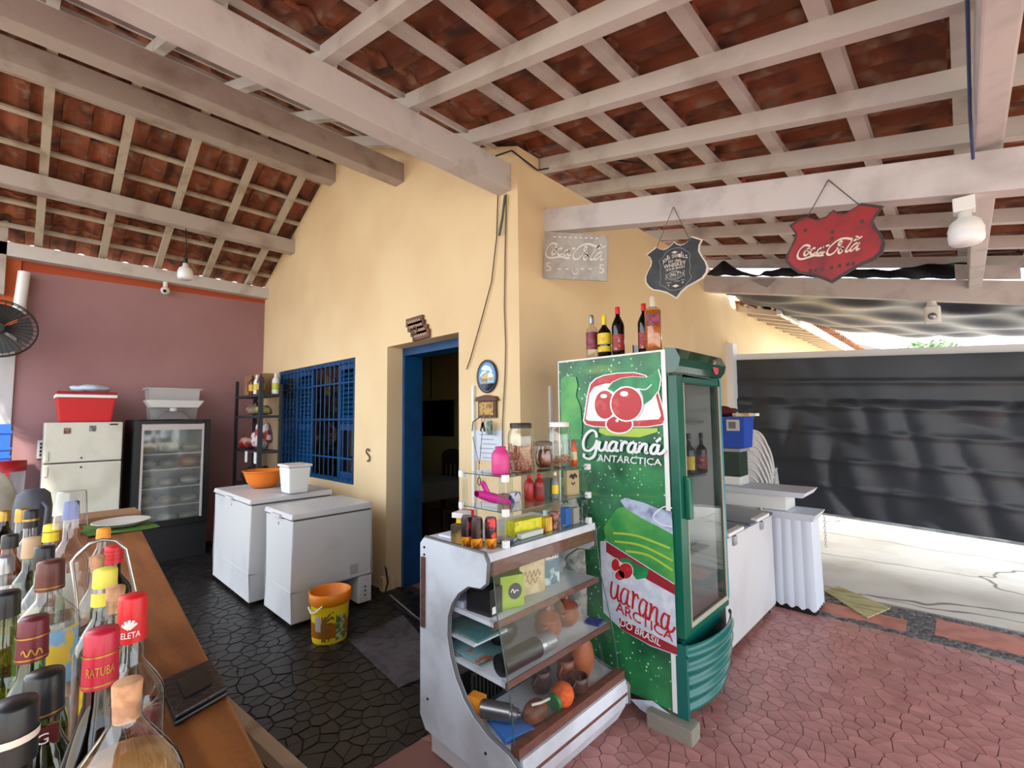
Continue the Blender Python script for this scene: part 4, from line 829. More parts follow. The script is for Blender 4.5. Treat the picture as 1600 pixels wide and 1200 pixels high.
def small_bottle(name, label, cat, p, h, r, body, cap, lab, group=None, taper_=.55):
    t = thing(name, label, cat, tuple(p), group=group)
    MB().lathe([(0, 0), (r*.9, 0), (r, h*.03), (r, h*.62), (r*.8, h*.72), (r*.4, h*.82), (r*.38, h*.88), (0, h*.88)], 16, tuple(p)).build('body', body, t)
    MB().lathe([(r*.45, h*.86), (r*.45, h*.96), (r*.2, h), (0, h)], 12, tuple(p)).build('cap', cap, t)
    if lab: MB().lathe([(r*1.02, h*.2), (r*1.02, h*.52)], 16, tuple(p)).build('label', lab, t)
    return t
m_saub = mat('brown_sauce', (92, 42, 20), .25); m_lyel = mat('yellow_label', (216, 160, 40), .5); m_lgrn = mat('lime_label', (190, 196, 60), .5)
small_bottle('sauce_bottle', 'brown sauce bottle in front of the cardboard box on the rack', 'bottle', (-6.48, 2.005, 1.92), .25, .042, m_saub, m_saub, m_lyel, 'brown sauce bottles on the rack')
small_bottle('sauce_bottle', 'brown sauce bottle between the two white bottles on the rack', 'bottle', (-6.17, 2.0, 1.92), .25, .042, m_saub, m_saub, m_lyel, 'brown sauce bottles on the rack')
small_bottle('bleach_bottle', 'white bottle with lime label beside the brown sauce bottles', 'bottle', (-6.27, 1.99, 1.92), .24, .038, m_wpl, m_wpl, m_lgrn, 'white bottles on the rack')
small_bottle('bleach_bottle', 'white bottle with lime label at the window end of the rack', 'bottle', (-6.105, 2.15, 1.92), .26, .042, m_wpl, m_wpl, m_lgrn, 'white bottles on the rack')
for i, (lb, c, r, rgb, rgb2) in enumerate((('folded tan bag on the upper rack shelf', (-6.55, 2.08, 1.74), (.2, .1, .07), (150, 130, 104), (110, 94, 76)), ('olive green packet on the upper rack shelf', (-6.22, 2.06, 1.72), (.13, .1, .06), (120, 118, 50), (170, 160, 110)), ('red food packet on the middle rack shelf', (-6.78, 2.05, 1.32), (.17, .09, .08), (150, 30, 36), (180, 150, 140)), ('white and red sugar bag on the middle rack shelf', (-6.25, 2.06, 1.40), (.15, .1, .165), (206, 200, 196), (150, 36, 44)), ('dark bundle on the low rack shelf', (-6.68, 2.07, .90), (.2, .09, .1), (40, 34, 36), (70, 58, 54)), ('dark cloth bundle on the low rack shelf by the window', (-6.25, 2.08, .92), (.14, .1, .12), (36, 40, 36), (60, 56, 40)))):
    lump('food_bag', lb, 'bag', c, r, mat('bag_%d' % i, rgb, .45, rgb2=rgb2, scale=12, lo=.48, hi=.56), 20+i, .25)
for i, x in enumerate((-6.55, -6.22)): tag(MB().box(x, x+.09, 1.961, 1.9645, 1.08, 1.215).build('price_tag', m_wpl), ('white paper tag below the red packet shelf of the rack', 'white paper tag below the sugar bag shelf of the rack')[i], 'tag', 'paper tags on the rack')

# ------------------------------------------------------------------ chest freezers along the ochre wall
def chest_freezer(name, label, x0, x1, y0, y1, zt, front='y', notch=False):
    t = thing(name, label, 'freezer', ((x0+x1)/2, (y0+y1)/2, 0)); b = MB()
    if notch:
        b.box(x0, x1, y0, y1, .27, zt-.055).box(x0, x1, y0, y0+.15, .04, .27).box(x0, x1, y1-.12, y1, .04, .27).box(x0, x1-.30, y0+.15, y1-.12, .04, .27)
    else: b.box(x0, x1, y0, y1, .08, zt-.055)
    b.build('cabinet', m_enw, t, bevel=.008)
    if notch:
        MB().box(x1-.28, x1-.06, y0+.2, y1-.2, .06, .22).build('compressor', m_black, t, bevel=.02)
        MB().box(x1, x1+.004, y1-.2, y1-.13, .30, .38).build('rating_plate', mat('plate_grey', (170, 170, 172), .5), t)
        for k in range(3): MB().cyl((x1+.001, y1-.06, .10+k*.035), (x1+.004, y1-.06, .10+k*.035), .008, 8).build('screw', m_dark, t)
    MB().box(x0+.01, x1-.01, y0+.01, y1-.01, zt-.055, zt-.04).build('gasket', m_gask, t)
    lid = MB().hexa([(x0-.012, y0-.015, zt-.04), (x1+.008, y0-.015, zt-.04), (x1+.008, y1, zt-.04), (x0-.012, y1, zt-.04)], [(x0-.004, y0-.005, zt), (x1, y0-.005, zt), (x1, y1, zt+.012), (x0-.004, y1, zt+.012)]).build('lid', m_enw, t, bevel=.01)
    xc = (x0+x1)/2; MB().box(xc-.09, xc+.09, y0-.035, y0-.012, zt-.045, zt-.02).build('handle', m_enw, lid, bevel=.006)
    MB().cyl((xc, y0-.004, zt-.1), (xc, y0+.01, zt-.1), .012, 10).build('lock', m_galv, t)
    for x in (x0+.07, x1-.07):
        for y in (y0+.06, y1-.06): MB().cyl((x-.015, y, .038), (x+.015, y, .038), .038, 10).build('castor', m_dark, t)
    return t
chest_freezer('chest_freezer', 'larger white chest freezer with the orange bowl on its lid', -5.60, -4.50, 1.41, 2.13, .91, notch=True)
chest_freezer('chest_freezer', 'narrow white chest freezer in front of the door with open compressor bay', -4.36, -3.785, 1.485, 2.16, .865, notch=True)
c = onZ(412, 760, .925); t = thing('mixing_bowl', 'orange plastic bowl on the larger chest freezer', 'bowl', (c.x, c.y, .925)); m_orgp = mat('orange_plastic', (226, 120, 30), .4)
rb = .19
MB().lathe([(0, 0), (rb*.55, 0), (rb*.8, .05), (rb*.95, .13), (rb, .165), (rb*1.05, .168), (rb*1.05, .158), (rb*.985, .155), (rb*.93, .125), (rb*.77, .055), (rb*.5, .012), (0, .012)], 32, (c.x, c.y, .925)).build('shell', m_orgp, t)
c = onZ(460, 769, .925); t = thing('storage_canister', 'tall white plastic canister beside the orange bowl', 'canister', (c.x, c.y, .925))
cs_ = .16
MB().hexa([(c.x-.10, c.y-.085, .926), (c.x+.10, c.y-.085, .926), (c.x+.10, c.y+.085, .926), (c.x-.10, c.y+.085, .926)], [(c.x-.125, c.y-.1, 1.165), (c.x+.125, c.y-.1, 1.165), (c.x+.125, c.y+.1, 1.165), (c.x-.125, c.y+.1, 1.165)]).build('body', m_wpl, t, bevel=.02)
MB().box(c.x-.135, c.x+.135, c.y-.11, c.y+.11, 1.166, 1.19).build('lid', mat('pinkish_lid', (222, 214, 214), .4), t, bevel=.01)
# bucket
c = onZ(520, 990, 0); c = Vector((-3.44, 1.63, 0)); t = thing('paint_bucket', 'yellow paint bucket with orange rim beside the narrow freezer', 'bucket', tuple(c))
m_yelp = mat('yellow_bucket', (222, 190, 22), .4); m_orim = mat('orange_rim', (226, 128, 8), .4); rb = .135
MB().lathe([(0, 0), (rb*.86, 0), (rb*.9, .02), (rb*.99, .27)], 32, tuple(c)).build('body', m_yelp, t)
MB().lathe([(rb*1.0, .268), (rb*1.07, .275), (rb*1.10, .345), (rb*1.04, .352), (rb*1.0, .345), (rb*.92, .05), (0, .03)], 32, tuple(c)).build('rim', m_orim, t)
an = math.atan2(-c.y, -c.x)
def cylmap(rr): return lambda u, v: (c.x+(rr+.037*rb/.135*(v-.14)*.5+.0012)*math.cos(an+u), c.y+(rr+.037*rb/.135*(v-.14)*.5+.0012)*math.sin(an+u), v)
cm = cylmap(rb*.945)
def arcpatch(mb, a0, a1, z0, z1, fn): mb.grid(lambda u, v: fn(a0+(a1-a0)*u, z0+(z1-z0)*v), 10, 2)
f = MB(); arcpatch(f, -.85, -.5, .10, .22, cm); f.build('label', mat('bucket_label', (150, 150, 146), .5), t)
f = MB(); arcpatch(f, -.45, -.2, .03, .25, cm)
for s_ in ([(-.2, .19), (.12, .235), (.2, .225)], [(-.2, .17), (.1, .195), (.22, .18)], [(-.2, .15), (.1, .15), (.25, .12)], [(-.2, .13), (.05, .10), (.12, .07)], [(-.25, .12), (-.1, .06), (-.02, .04)]): stroke(f, [(a, b) for a, b in s_], .02, lambda u, v: cylmap(rb*.951)(u*1, v), nib=None)
f.build('palm_print', mat('bucket_brown', (120, 78, 22), .5), t)
f = MB(); arcpatch(f, .32, .95, .03, .25, cm); f.build('leaf_print', mat('bucket_green', (70, 96, 54), .5, rgb2=(170, 176, 120), scale=26, lo=.5, hi=.6), t)
MB().tube([(c.x+rb*1.12*math.cos(an+a), c.y+rb*1.12*math.sin(an+a), z) for a, z in ((-1.3, .26), (-1.0, .23), (-.7, .24), (-.35, .285))], .006).build('handle', m_wpl, t)
# floor mat
mp_ = [onZ(*q, .004) for q in ((545, 1002), (630, 962), (700, 1045), (622, 1077))]
mt_ = MB(); 
def matf(u, v): p = (mp_[0]*(1-u)+mp_[3]*u)*(1-v)+(mp_[1]*(1-u)+mp_[2]*u)*v; return (p.x, p.y, .012+.003*math.sin(u*9)*math.sin(v*7))
mt_.grid(matf, 20, 16); mt_.add([(p.x, p.y, .006) for p in mp_], [(0, 1, 2, 3)])
tag(mt_.build('floor_mat', mat('grey_mat', (82, 76, 84), .95, rgb2=(66, 60, 66), scale=14, bump=.6, bscale=150)), 'worn grey cloth mat on the dark floor by the door', 'mat')

# ------------------------------------------------------------------ room behind the door
A, Bq = onY(640, 628, 5.14), onY(706, 682, 5.14)
t = thing('television', 'black flat television on the wall of the room behind the door', 'television', (-7.0, 5.15, 1.28))
MB().box(A.x-.05, Bq.x, 5.13, 5.19, Bq.z, A.z).build('housing', m_black, t, bevel=.006); MB().box(A.x-.03, Bq.x-.02, 5.126, 5.13, Bq.z+.03, A.z-.02).build('screen', mat('screen_black', (8, 8, 10), .15), t)
m_dw = mat('dark_wood', (52, 34, 26), .45)
def dining_chair(loc, rz, label):
    t = thing('dining_chair', label, 'chair', loc, rz)
    for x in (-.2, .2):
        for y in (-.2, .2): MB().box(x-.022, x+.022, y-.022, y+.022, 0, .44 if y < 0 else .95).build('leg', m_dw, t, local=True)
    MB().box(-.23, .23, -.23, .23, .44, .48).build('seat', m_dw, t, local=True, bevel=.008)
    MB().prism([(-.22, .88)]+[(.24*math.cos(a), .98+.14*math.sin(a)) for a in [PI-PI*k/10 for k in range(11)]]+[(.22, .88)], 'y', .18, .22).build('crest', m_dw, t, local=True)
    MB().box(-.2, .2, .185, .215, .58, .63).build('rail', m_dw, t, local=True)
    for x in (-.1, 0, .1): MB().box(x-.02, x+.02, .19, .21, .63, .9).build('splat', m_dw, t, local=True)
    return t
dining_chair((-5.85, 4.55, 0), .1, 'dark wooden chair under the television'); dining_chair((-4.62, 3.92, 0), -.9, 'dark wooden chair close behind the door frame')
t = thing('dining_table', 'table under a pale grey cloth in the room behind the door', 'table', (-5.3, 3.9, 0))
MB().box(-5.9, -4.95, 3.55, 4.25, .73, .77).build('tabletop', m_dw, t); MB().box(-5.93, -4.92, 3.52, 4.28, .55, .775).build('cloth', mat('grey_cloth', (120, 120, 116), .9), t, bevel=.01)
for x in (-5.84, -5.01):
    for y in (3.61, 4.19): MB().box(x-.03, x+.03, y-.03, y+.03, 0, .73).build('leg', m_dw, t)
lump('folded_cloth', 'crumpled white cloth on the table behind the door', 'cloth', (-5.55, 3.75, .83), (.18, .12, .06), mat('white_cloth', (196, 194, 190), .9), 77, .3)
# ------------------------------------------------------------------ bottles, generic
m_clear = glass('clear_glass', (.93, .95, .94), 2.2, .02, ior=1.5); m_green_g = glass('green_glass', (.12, .42, .16), 2.0, .02); m_amber = glass('amber_glass', (.45, .22, .06), 1.8, .02); m_darkg = glass('dark_glass', (.10, .07, .05), 1.6, .03); m_olive = glass('olive_glass', (.35, .42, .12), 2.0, .02)
LIQ = {}
def liquid(name, rgb): return mat('liquid_'+name, rgb, .15, spec=.3)
def bottle(label, p, h, r, glass_m, cap_m, cap_h=.05, cap_r=.016, liq=None, level=.6, labels=(), shoulder=(.58, .72), neck=.014, cat='bottle', group=None, name='bottle', sy=1.0, rz=0, cork=False, band=None):
    t = thing(name, label, cat, tuple(p), rz, group); L = True
    neck = min(neck, cap_r*.88) if not cork else neck; s0, s1 = h*shoulder[0], h*shoulder[1]; top = h-(cap_h*.35 if not cork else cap_h*.5); n = 24
    def prof(d, zmax=None):
        pr_ = [(0, .003+d), (r*.88-d, .003+d), (r-d, .012+d), (r-d, s0)]
        for k in range(1, 6):
            a = k/6; pr_.append(((r-d)*(1-a)+(neck-d)*a+(r-neck)*.22*math.sin(PI*a)*(1-a), s0+(s1-s0)*a))
        pr_ += [(neck-d, s1), (neck*.95-d, h*.9), (neck-d, top)]
        return pr_
    MB().lathe(prof(0), n, sy=sy).build('glass', glass_m, t, local=True)
    if liq is not None:
        zl = h*level; pr_ = []
        for a, b in zip(prof(.003)[:-1], prof(.003)[1:]):
            pr_.append(a)
            if b[1] >= zl:
                f_ = (zl-a[1])/max(1e-6, b[1]-a[1]); pr_.append((a[0]+(b[0]-a[0])*f_, zl)); break
        pr_.append((0, pr_[-1][1])); MB().lathe(pr_, n, sy=sy).build('drink', liq, t, local=True)
    if cork: MB().lathe([(neck*.8, h-cap_h), (cap_r*.92, h-cap_h*.55), (cap_r, h-.002), (cap_r*.9, h), (0, h)], 18).build('cork', cap_m, t, local=True)
    else:
        c = MB().lathe([(cap_r*1.04, h-cap_h), (cap_r, h-cap_h*.5), (cap_r*.98, h-.003), (cap_r*.9, h), (0, h)], 20).build('cap', cap_m, t, local=True)
        if band is not None: MB().lathe([(cap_r*1.06, h-cap_h*.62), (cap_r*1.06, h-cap_h*.5)], 20).build('band', band, c, local=True)
    for z0, z1, lm, a0, a1 in labels: MB().lathe([(r+.0012, h*z0), (r+.0012, h*z1)], 16, a0=a0, a1=a1, sy=sy).build('label', lm, t, local=True)
    return t
FRONT = math.atan2(-1, .0)  # label side
def facing(p): return math.atan2(-p[1], -p[0])
def lab(p, z0, z1, m_, w=1.1): a = facing(p); return (z0, z1, m_, a-w, a+w)
m_redc = mat('red_cap', (206, 20, 30), .4); m_yelc = mat('yellow_cap', (232, 206, 30), .4); m_silc = mat('silver_cap', (170, 172, 178), .3, .8); m_goldc = mat('gold_cap', (176, 140, 70), .35, .8); m_blkc = mat('black_cap', (20, 22, 26), .35); m_marc = mat('maroon_cap', (98, 30, 40), .35, .2); m_whc = mat('white_cap', (224, 222, 216), .4)
m_cork = mat('cork_top', (196, 150, 112), .85, rgb2=(170, 122, 88), scale=60)
l_red = mat('label_red', (150, 40, 44), .5, rgb2=(206, 150, 130), scale=40, lo=.55, hi=.62); l_yel = mat('label_yellow', (226, 196, 40), .5, rgb2=(190, 150, 20), scale=30, lo=.55, hi=.7); l_wht = mat('label_white', (214, 208, 204), .5); l_mar = mat('label_maroon', (110, 36, 56), .5, rgb2=(150, 70, 84), scale=30); l_blue = mat('label_blue', (40, 60, 140), .5); l_skyb = mat('label_sky', (130, 176, 214), .5, rgb2=(226, 190, 60), scale=18, lo=.5, hi=.55); l_blk = mat('label_black', (26, 24, 26), .5)

# ------------------------------------------------------------------ green drinks cooler
FY = 2.36; fx0, fx1, fy1, fz0, fz1 = -1.85, -1.13, 2.99, .10, 1.95
t = COOLER = thing('drinks_cooler', 'tall green drinks cooler with printed guarana advertising and glass door', 'cooler', (-1.49, 2.7, 0))
def cooler_print():
    mt = bpy.data.materials.new('cooler_print'); mt.use_nodes = True; nt = mt.node_tree; p = nt.nodes['Principled BSDF']; p.inputs['Roughness'].default_value = .35
    c1 = _mix(nt, S(22, 84, 54), S(50, 136, 80), _ramp(nt, _noise(nt, 4.2, 4), .4, .66)); c2 = _mix(nt, c1, S(140, 178, 60), _ramp(nt, _noise(nt, 2.6, 3, stretch=(.5, 1, 2.2)), .62, .80))
    tc = nt.nodes.new('ShaderNodeTexCoord'); v = nt.nodes.new('ShaderNodeTexVoronoi'); v.inputs['Scale'].default_value = 36; nt.links.new(tc.outputs['Object'], v.inputs['Vector'])
    dr_ = _ramp(nt, v.outputs['Distance'], .24, .12); nz = _ramp(nt, _noise(nt, 9, 2), .40, .52); mu = nt.nodes.new('ShaderNodeMath'); mu.operation = 'MULTIPLY'; nt.links.new(dr_, mu.inputs[0]); nt.links.new(nz, mu.inputs[1])
    nt.links.new(_mix(nt, c2, S(196, 226, 206), mu.outputs[0]), p.inputs['Base Color']); return mt
m_cprint = cooler_print(); m_cgreen = mat('cooler_green', (8, 92, 72), .3, rgb2=(6, 78, 62), scale=3); m_teal = mat('teal_panel', (10, 96, 90), .28); m_linr = mat('cooler_liner', (214, 216, 216), .5)
MB().box(fx0, fx1, FY, FY+.03, fz0, fz1).build('side_panel', m_cprint, t); MB().box(fx0, fx1, fy1-.03, fy1, fz0, fz1).build('side_panel', m_cgreen, t)
MB().box(fx0, fx0+.03, FY+.03, fy1-.03, fz0, fz1).build('back_panel', m_linr, t); MB().box(fx0+.03, fx1, FY+.03, fy1-.03, fz1-.12, fz1).build('top_panel', m_wpl, t); MB().box(fx0+.03, fx1, FY+.03, fy1-.03, fz0, .48).build('machine_box', m_dark, t)
MB().box(fx0+.03, fx0+.04, FY+.03, fy1-.03, .48, fz1-.12).box(fx0+.04, fx1, FY+.03, FY+.036, .48, fz1-.12).box(fx0+.04, fx1, fy1-.036, fy1-.03, .48, fz1-.12).box(fx0+.04, fx1, FY+.036, fy1-.036, .48, .486).build('liner', m_linr, t)
MB().box(fx1-.02, fx1+.004, FY-.006, FY, fz0, fz1).box(fx0, fx1, FY-.005, FY, fz1-.006, fz1+.004).box(fx0, fx0+.006, FY-.005, FY, fz0, fz1).build('edge_trim', m_wpl, t)
hd = [(fx1, 1.83), (fx1+.05, 1.83), (fx1+.075, 1.86), (fx1+.085, 1.90), (fx1+.06, 1.955), (fx1, 1.965)]
hdr = MB().prism(hd, 'y', FY-.004, fy1+.02).build('header', mat('header_green', (16, 70, 50), .12, coat=.6), t)
f = MB(); f.lathe([(.045, 0), (0, 0)], 16); f.build('badge', mat('badge_red', (190, 40, 50), .4), hdr, local=True, loc=(fx1+.075+1.49-1.49+0, 0, 0)); hdr.children[0].location = (fx1+.081+1.49, fy1-.14-2.7, 1.885); hdr.children[0].rotation_euler = (0, PI/2-.1, 0)
dx0, dx1 = fx1+.004, fx1+.055
door = MB().box(dx0, dx1, FY+.005, FY+.085, .47, 1.815).box(dx0, dx1, fy1-.03, fy1-.01, .47, 1.815).box(dx0, dx1, FY+.085, fy1-.03, 1.775, 1.815).box(dx0, dx1, FY+.085, fy1-.03, .47, .505).build('door', m_cgreen, t, bevel=.006)
MB().box(dx1-.012, dx1-.006, FY+.085, fy1-.03, .505, 1.775).build('pane', glass('door_glass', (.92, .94, .93), 1.5, .015), door)
MB().box(dx1-.004, dx1+.003, FY+.085, FY+.092, .505, 1.775).box(dx1-.004, dx1+.003, fy1-.042, fy1-.03, .505, 1.775).box(dx1-.004, dx1+.003, FY+.092, fy1-.042, .505, .53).build('inner_trim', mat('pale_gasket', (170, 168, 150), .4), door)
MB().box(dx1, dx1+.03, FY+.05, FY+.10, 1.06, 1.28).build('handle', m_cgreen, door, bevel=.012)
def grille(u, v):
    y = FY+.0+(fy1-FY)*u; b = .07*math.sin(PI*u)**.7; z = .085+.36*v; return (fx1+.055+b-.05*(1-v)**2+.012*math.sin(v*PI*10), y, z)
g = MB().grid(grille, 20, 50); g.prism([(FY, .085), (FY, .445), (fy1, .445), (fy1, .085)], 'x', fx1, fx1+.03); g.build('grille', m_teal, t)
MB().box(fx1, fx1+.06, FY-.004, FY+.02, .085, .445).build('grille_side', m_teal, t)
MB().box(fx1-.03, fx1+.045, fy1+.004, fy1+.03, .5, 1.93).build('side_trim', mat('sky_teal', (40, 150, 176), .4), t)
for x in (fx0+.08, fx1-.08): MB().cyl((x, fy1-.1, 0), (x, fy1-.1, .1), .025).build('foot', m_dark, t)
MB().cyl((fx0+.08, FY+.1, 0), (fx0+.08, FY+.1, .1), .025).build('foot', m_dark, t)
for z in (.80, 1.235, 1.56):
    MB().box(fx0+.05, fx1-.04, FY+.04, fy1-.04, z-.006, z+.006).build('shelf', mat('grey_shelf', (120, 122, 124), .4, .3), t)
# flat print on the visible side
FP = plane_y(FY-.0075)
def FP_(d): return plane_y(FY-.0065-d*.0006)
c4 = px2((900, 570, 160/1129), FY-.0065); c5 = px2((930, 770, 150/692), FY-.0065); c1z = px2((860, 460, 300/1059), FY-.0065)
m_lw = mat('print_white', (226, 230, 232), .4); m_lr = mat('print_red', (182, 34, 40), .4, rgb2=(198, 76, 72), scale=18, lo=.55, hi=.7); m_lg = mat('print_green', (24, 124, 72), .4, rgb2=(40, 150, 90), scale=9); m_ldr = mat('print_darkred', (150, 36, 46), .4); m_lsil = mat('print_silver', (178, 190, 214), .4, rgb2=(120, 130, 160), scale=14); m_lband = mat('print_band', (196, 204, 220), .4, rgb2=(216, 222, 232), scale=20); m_llime = mat('print_lime', (166, 196, 70), .4); m_lpale = mat('print_palegreen', (48, 140, 72), .4, rgb2=(104, 176, 84), scale=6, lo=.4, hi=.7)
def flat(name, m_, d, fn): f = MB(); fn(f, FP_(d)); return f.build(name, m_, COOLER)
def ellp(cx_, cy_, rx, ry, n=30): return [(cx_+rx*math.cos(2*PI*i/n), cy_+ry*math.sin(2*PI*i/n)) for i in range(n)]
flat('bottle_print', m_lpale, 0, lambda f, pf: fill(f, [c1z(p) for p in ((58, 470), (80, 450), (140, 455), (150, 500), (140, 560), (165, 620), (175, 720), (170, 800), (58, 800))], pf))
flat('lime_print', m_llime, 0, lambda f, pf: fill(f, [c4(p) for p in ((260, 700), (900, 700), (900, 740), (700, 800), (330, 780), (250, 740))], pf))
LG = [(75, 620), (90, 540), (120, 330), (150, 210), (210, 150), (300, 112), (450, 86), (650, 80), (770, 112), (830, 160), (915, 300), (975, 520), (990, 610), (965, 662), (800, 688), (350, 694), (190, 686), (100, 660)]
def scl(P_, k, cx_=530, cy_=400): return [(cx_+(x-cx_)*k, cy_+(y-cy_)*k) for x, y in P_]
flat('logo_outline', m_lw, 1, lambda f, pf: fill(f, [c4(p) for p in LG], pf)); flat('logo_band', m_lr, 2, lambda f, pf: fill(f, [c4(p) for p in scl(LG, .965)], pf))
flat('logo_field', m_lw, 3, lambda f, pf: fill(f, [c4(p) for p in ((108, 600), (150, 320), (200, 245), (330, 205), (700, 215), (880, 330), (940, 560), (915, 600), (640, 618), (300, 622), (150, 618))], pf))
LEAF = [(350, 265), (410, 190), (500, 150), (620, 133), (780, 140), (860, 100), (905, 50), (932, 160), (912, 280), (830, 385), (752, 440), (742, 350), (700, 270), (600, 240), (500, 240), (420, 300)]
flat('leaf_outline', m_lw, 4, lambda f, pf: fill(f, [c4(p) for p in scl(LEAF, 1.05, 660, 240)], pf, )); flat('leaf', m_lg, 5, lambda f, pf: fill(f, [c4(p) for p in LEAF], pf)); flat('leaf_vein', m_lw, 6, lambda f, pf: stroke(f, [c4(p) for p in ((680, 262), (770, 272), (838, 215))], .006, pf))
for i, (cx_, cy_, rx, ry) in enumerate(((482, 655, 140, 92), (325, 440, 112, 155), (565, 432, 168, 180))):
    flat('berry_outline', m_lw, 7+i*2, lambda f, pf: fill(f, [c4(p) for p in ellp(cx_, cy_, rx+17, ry+17)], pf)); flat('berry', m_lr, 8+i*2, lambda f, pf: fill(f, [c4(p) for p in ellp(cx_, cy_, rx, ry)], pf))
flat('berry_shine', m_lw, 15, lambda f, pf: (fill(f, [c4(p) for p in ellp(315, 345, 38, 24)], pf), fill(f, [c4(p) for p in ellp(540, 320, 45, 30)], pf), fill(f, [c4(p) for p in ellp(462, 615, 18, 18)], pf)))
GUA = [[(238, 800), (225, 742), (180, 724), (122, 770), (90, 850), (102, 930), (160, 945), (215, 900), (240, 838)], [(240, 828), (232, 930), (205, 1008), (150, 1036), (98, 1012), (102, 978)]]
UARANA = [[(275, 840), (262, 910), (280, 945), (320, 925), (346, 850)], [(348, 842), (336, 915), (350, 946), (378, 930)], [(455, 852), (412, 850), (376, 900), (386, 945), (425, 940), (456, 890)], [(464, 845), (446, 915), (456, 948), (482, 940)],
          [(502, 846), (518, 850), (506, 952)], [(510, 905), (530, 864), (558, 848), (574, 872)], [(665, 866), (620, 862), (586, 915), (596, 960), (636, 955), (668, 905)], [(674, 860), (656, 930), (668, 965), (692, 955)], [(704, 872), (722, 868), (700, 966)], [(708, 930), (750, 876), (786, 878), (780, 930), (780, 968), (806, 960)], [(915, 890), (870, 882), (836, 930), (846, 975), (886, 972), (920, 920)], [(926, 876), (906, 950), (922, 980), (960, 970), (992, 935)]]
def word(f, pf):
    for i_, s_ in enumerate(GUA+UARANA): stroke(f, [c4(p) for p in s_], .019, FP_(16+i_*.35), nib=-.2, nibk=.35)
    stroke(f, [c4((892, 850)), c4((945, 806))], .015, pf)
flat('wordmark', m_lw, 16, word)
flat('lettering', m_lw, 16, lambda f, pf: lettering(f, 'ANTARCTICA', [c4(p) for p in ((240, 1062), (955, 1112), (955, 1036), (250, 984))], pf, bold=.012))
flat('can_print', m_lpale, 0, lambda f, pf: fill(f, [c5(p) for p in ((150, 120), (200, 100), (560, 300), (578, 660), (80, 350), (60, 250))], pf))
flat('can_top', m_lsil, 1, lambda f, pf: fill(f, [c5(p) for p in ((180, 55), (215, 36), (350, 70), (450, 112), (552, 135), (560, 300), (450, 240), (330, 180), (220, 112))], pf))
flat('pull_tab', m_lw, 2, lambda f, pf: stroke(f, [c5(p) for p in ((555, 110), (500, 100), (440, 140), (420, 180), (470, 225), (555, 245))], .006, pf))
flat('lime_streak', m_llime, 1, lambda f, pf: [stroke(f, [c5(p) for p in s_], .012, pf) for s_ in (((130, 290), (300, 310), (540, 400)), ((140, 350), (330, 380), (560, 490)), ((220, 420), (380, 450), (560, 560)))])
flat('white_band', m_lband, 2, lambda f, pf: fill(f, [c5(p) for p in ((35, 350), (80, 345), (572, 655), (592, 1175), (400, 1105), (190, 985), (60, 860))], pf))
flat('red_stripe', m_ldr, 3, lambda f, pf: fill(f, [c5(p) for p in ((80, 352), (572, 662), (575, 735), (385, 630), (80, 425))], pf))
flat('red_stripe', m_ldr, 3, lambda f, pf: fill(f, [c5(p) for p in ((172, 900), (590, 1112), (592, 1168), (400, 1098), (185, 980))], pf))
flat('leaf', m_lg, 4, lambda f, pf: fill(f, [c5(p) for p in ((175, 475), (240, 470), (310, 520), (388, 548), (370, 612), (300, 625), (260, 570))], pf))
for cx_, cy_, rx, ry in ((148, 518, 28, 44), (180, 595, 34, 34), (222, 562, 50, 56)):
    flat('berry_outline', m_lw, 5, lambda f, pf: fill(f, [c5(p) for p in ellp(cx_, cy_, rx+5, ry+5)], pf)); flat('berry', m_lr, 6, lambda f, pf: fill(f, [c5(p) for p in ellp(cx_, cy_, rx, ry)], pf))
def low(f, pf):
    for i_, s_ in enumerate(UARANA):
        q = []
        for x, y in s_: t_ = (x-262)/730; q.append(c5((115+t_*465, 690+(y-890)*1.15+t_*225)))
        stroke(f, q, .0125, FP_(5+i_*.35), nib=-.2, nibk=.35)
flat('wordmark', m_lr, 5, low)
flat('lettering', m_lr, 5, lambda f, pf: lettering(f, 'ARCTICA', [c5(p) for p in ((150, 850), (565, 1078), (565, 1008), (150, 775))], pf, bold=.012))
flat('lettering', m_lw, 5, lambda f, pf: lettering(f, 'DO BRASIL', [c5(p) for p in ((180, 955), (470, 1106), (480, 1062), (190, 905))], pf, bold=.01))
flat('can_base', m_lband, 1, lambda f, pf: fill(f, [px2((0, 0, 1), FY-.0065)(p) for p in ((985, 1092), (1020, 1095), (1050, 1118), (1066, 1150), (1050, 1140), (1000, 1108))], pf))
# brick under the cooler
bk = MB().hexa([(-1.27, 2.30, 0), (-1.03, 2.30, 0), (-1.03, 2.40, 0), (-1.27, 2.40, 0)], [(-1.27, 2.30, .083), (-1.03, 2.30, .083), (-1.03, 2.40, .083), (-1.27, 2.40, .083)])
tag(bk.build('support_block', mat('grey_block', (134, 128, 116), .9, bump=.5, bscale=50), bevel=.008), 'grey concrete block propping up the drinks cooler', 'block')
# bottles inside the cooler
for i, (y, z, g_, lm, lb) in enumerate(((1077, 1.2415, m_darkg, l_yel, 'dark bottle with yellow label inside the drinks cooler'), (1097, 1.2415, m_darkg, l_red, 'dark bottle with red label inside the drinks cooler'))):
    xq = -1.225 if i == 0 else -1.195; p = (xq, onX(y, 715, xq).y, z); bottle(lb, p, .25, .034, g_, m_blkc, .03, .014, liquid('dark', (30, 14, 10)), .6, [lab(p, .12, .45, lm)])
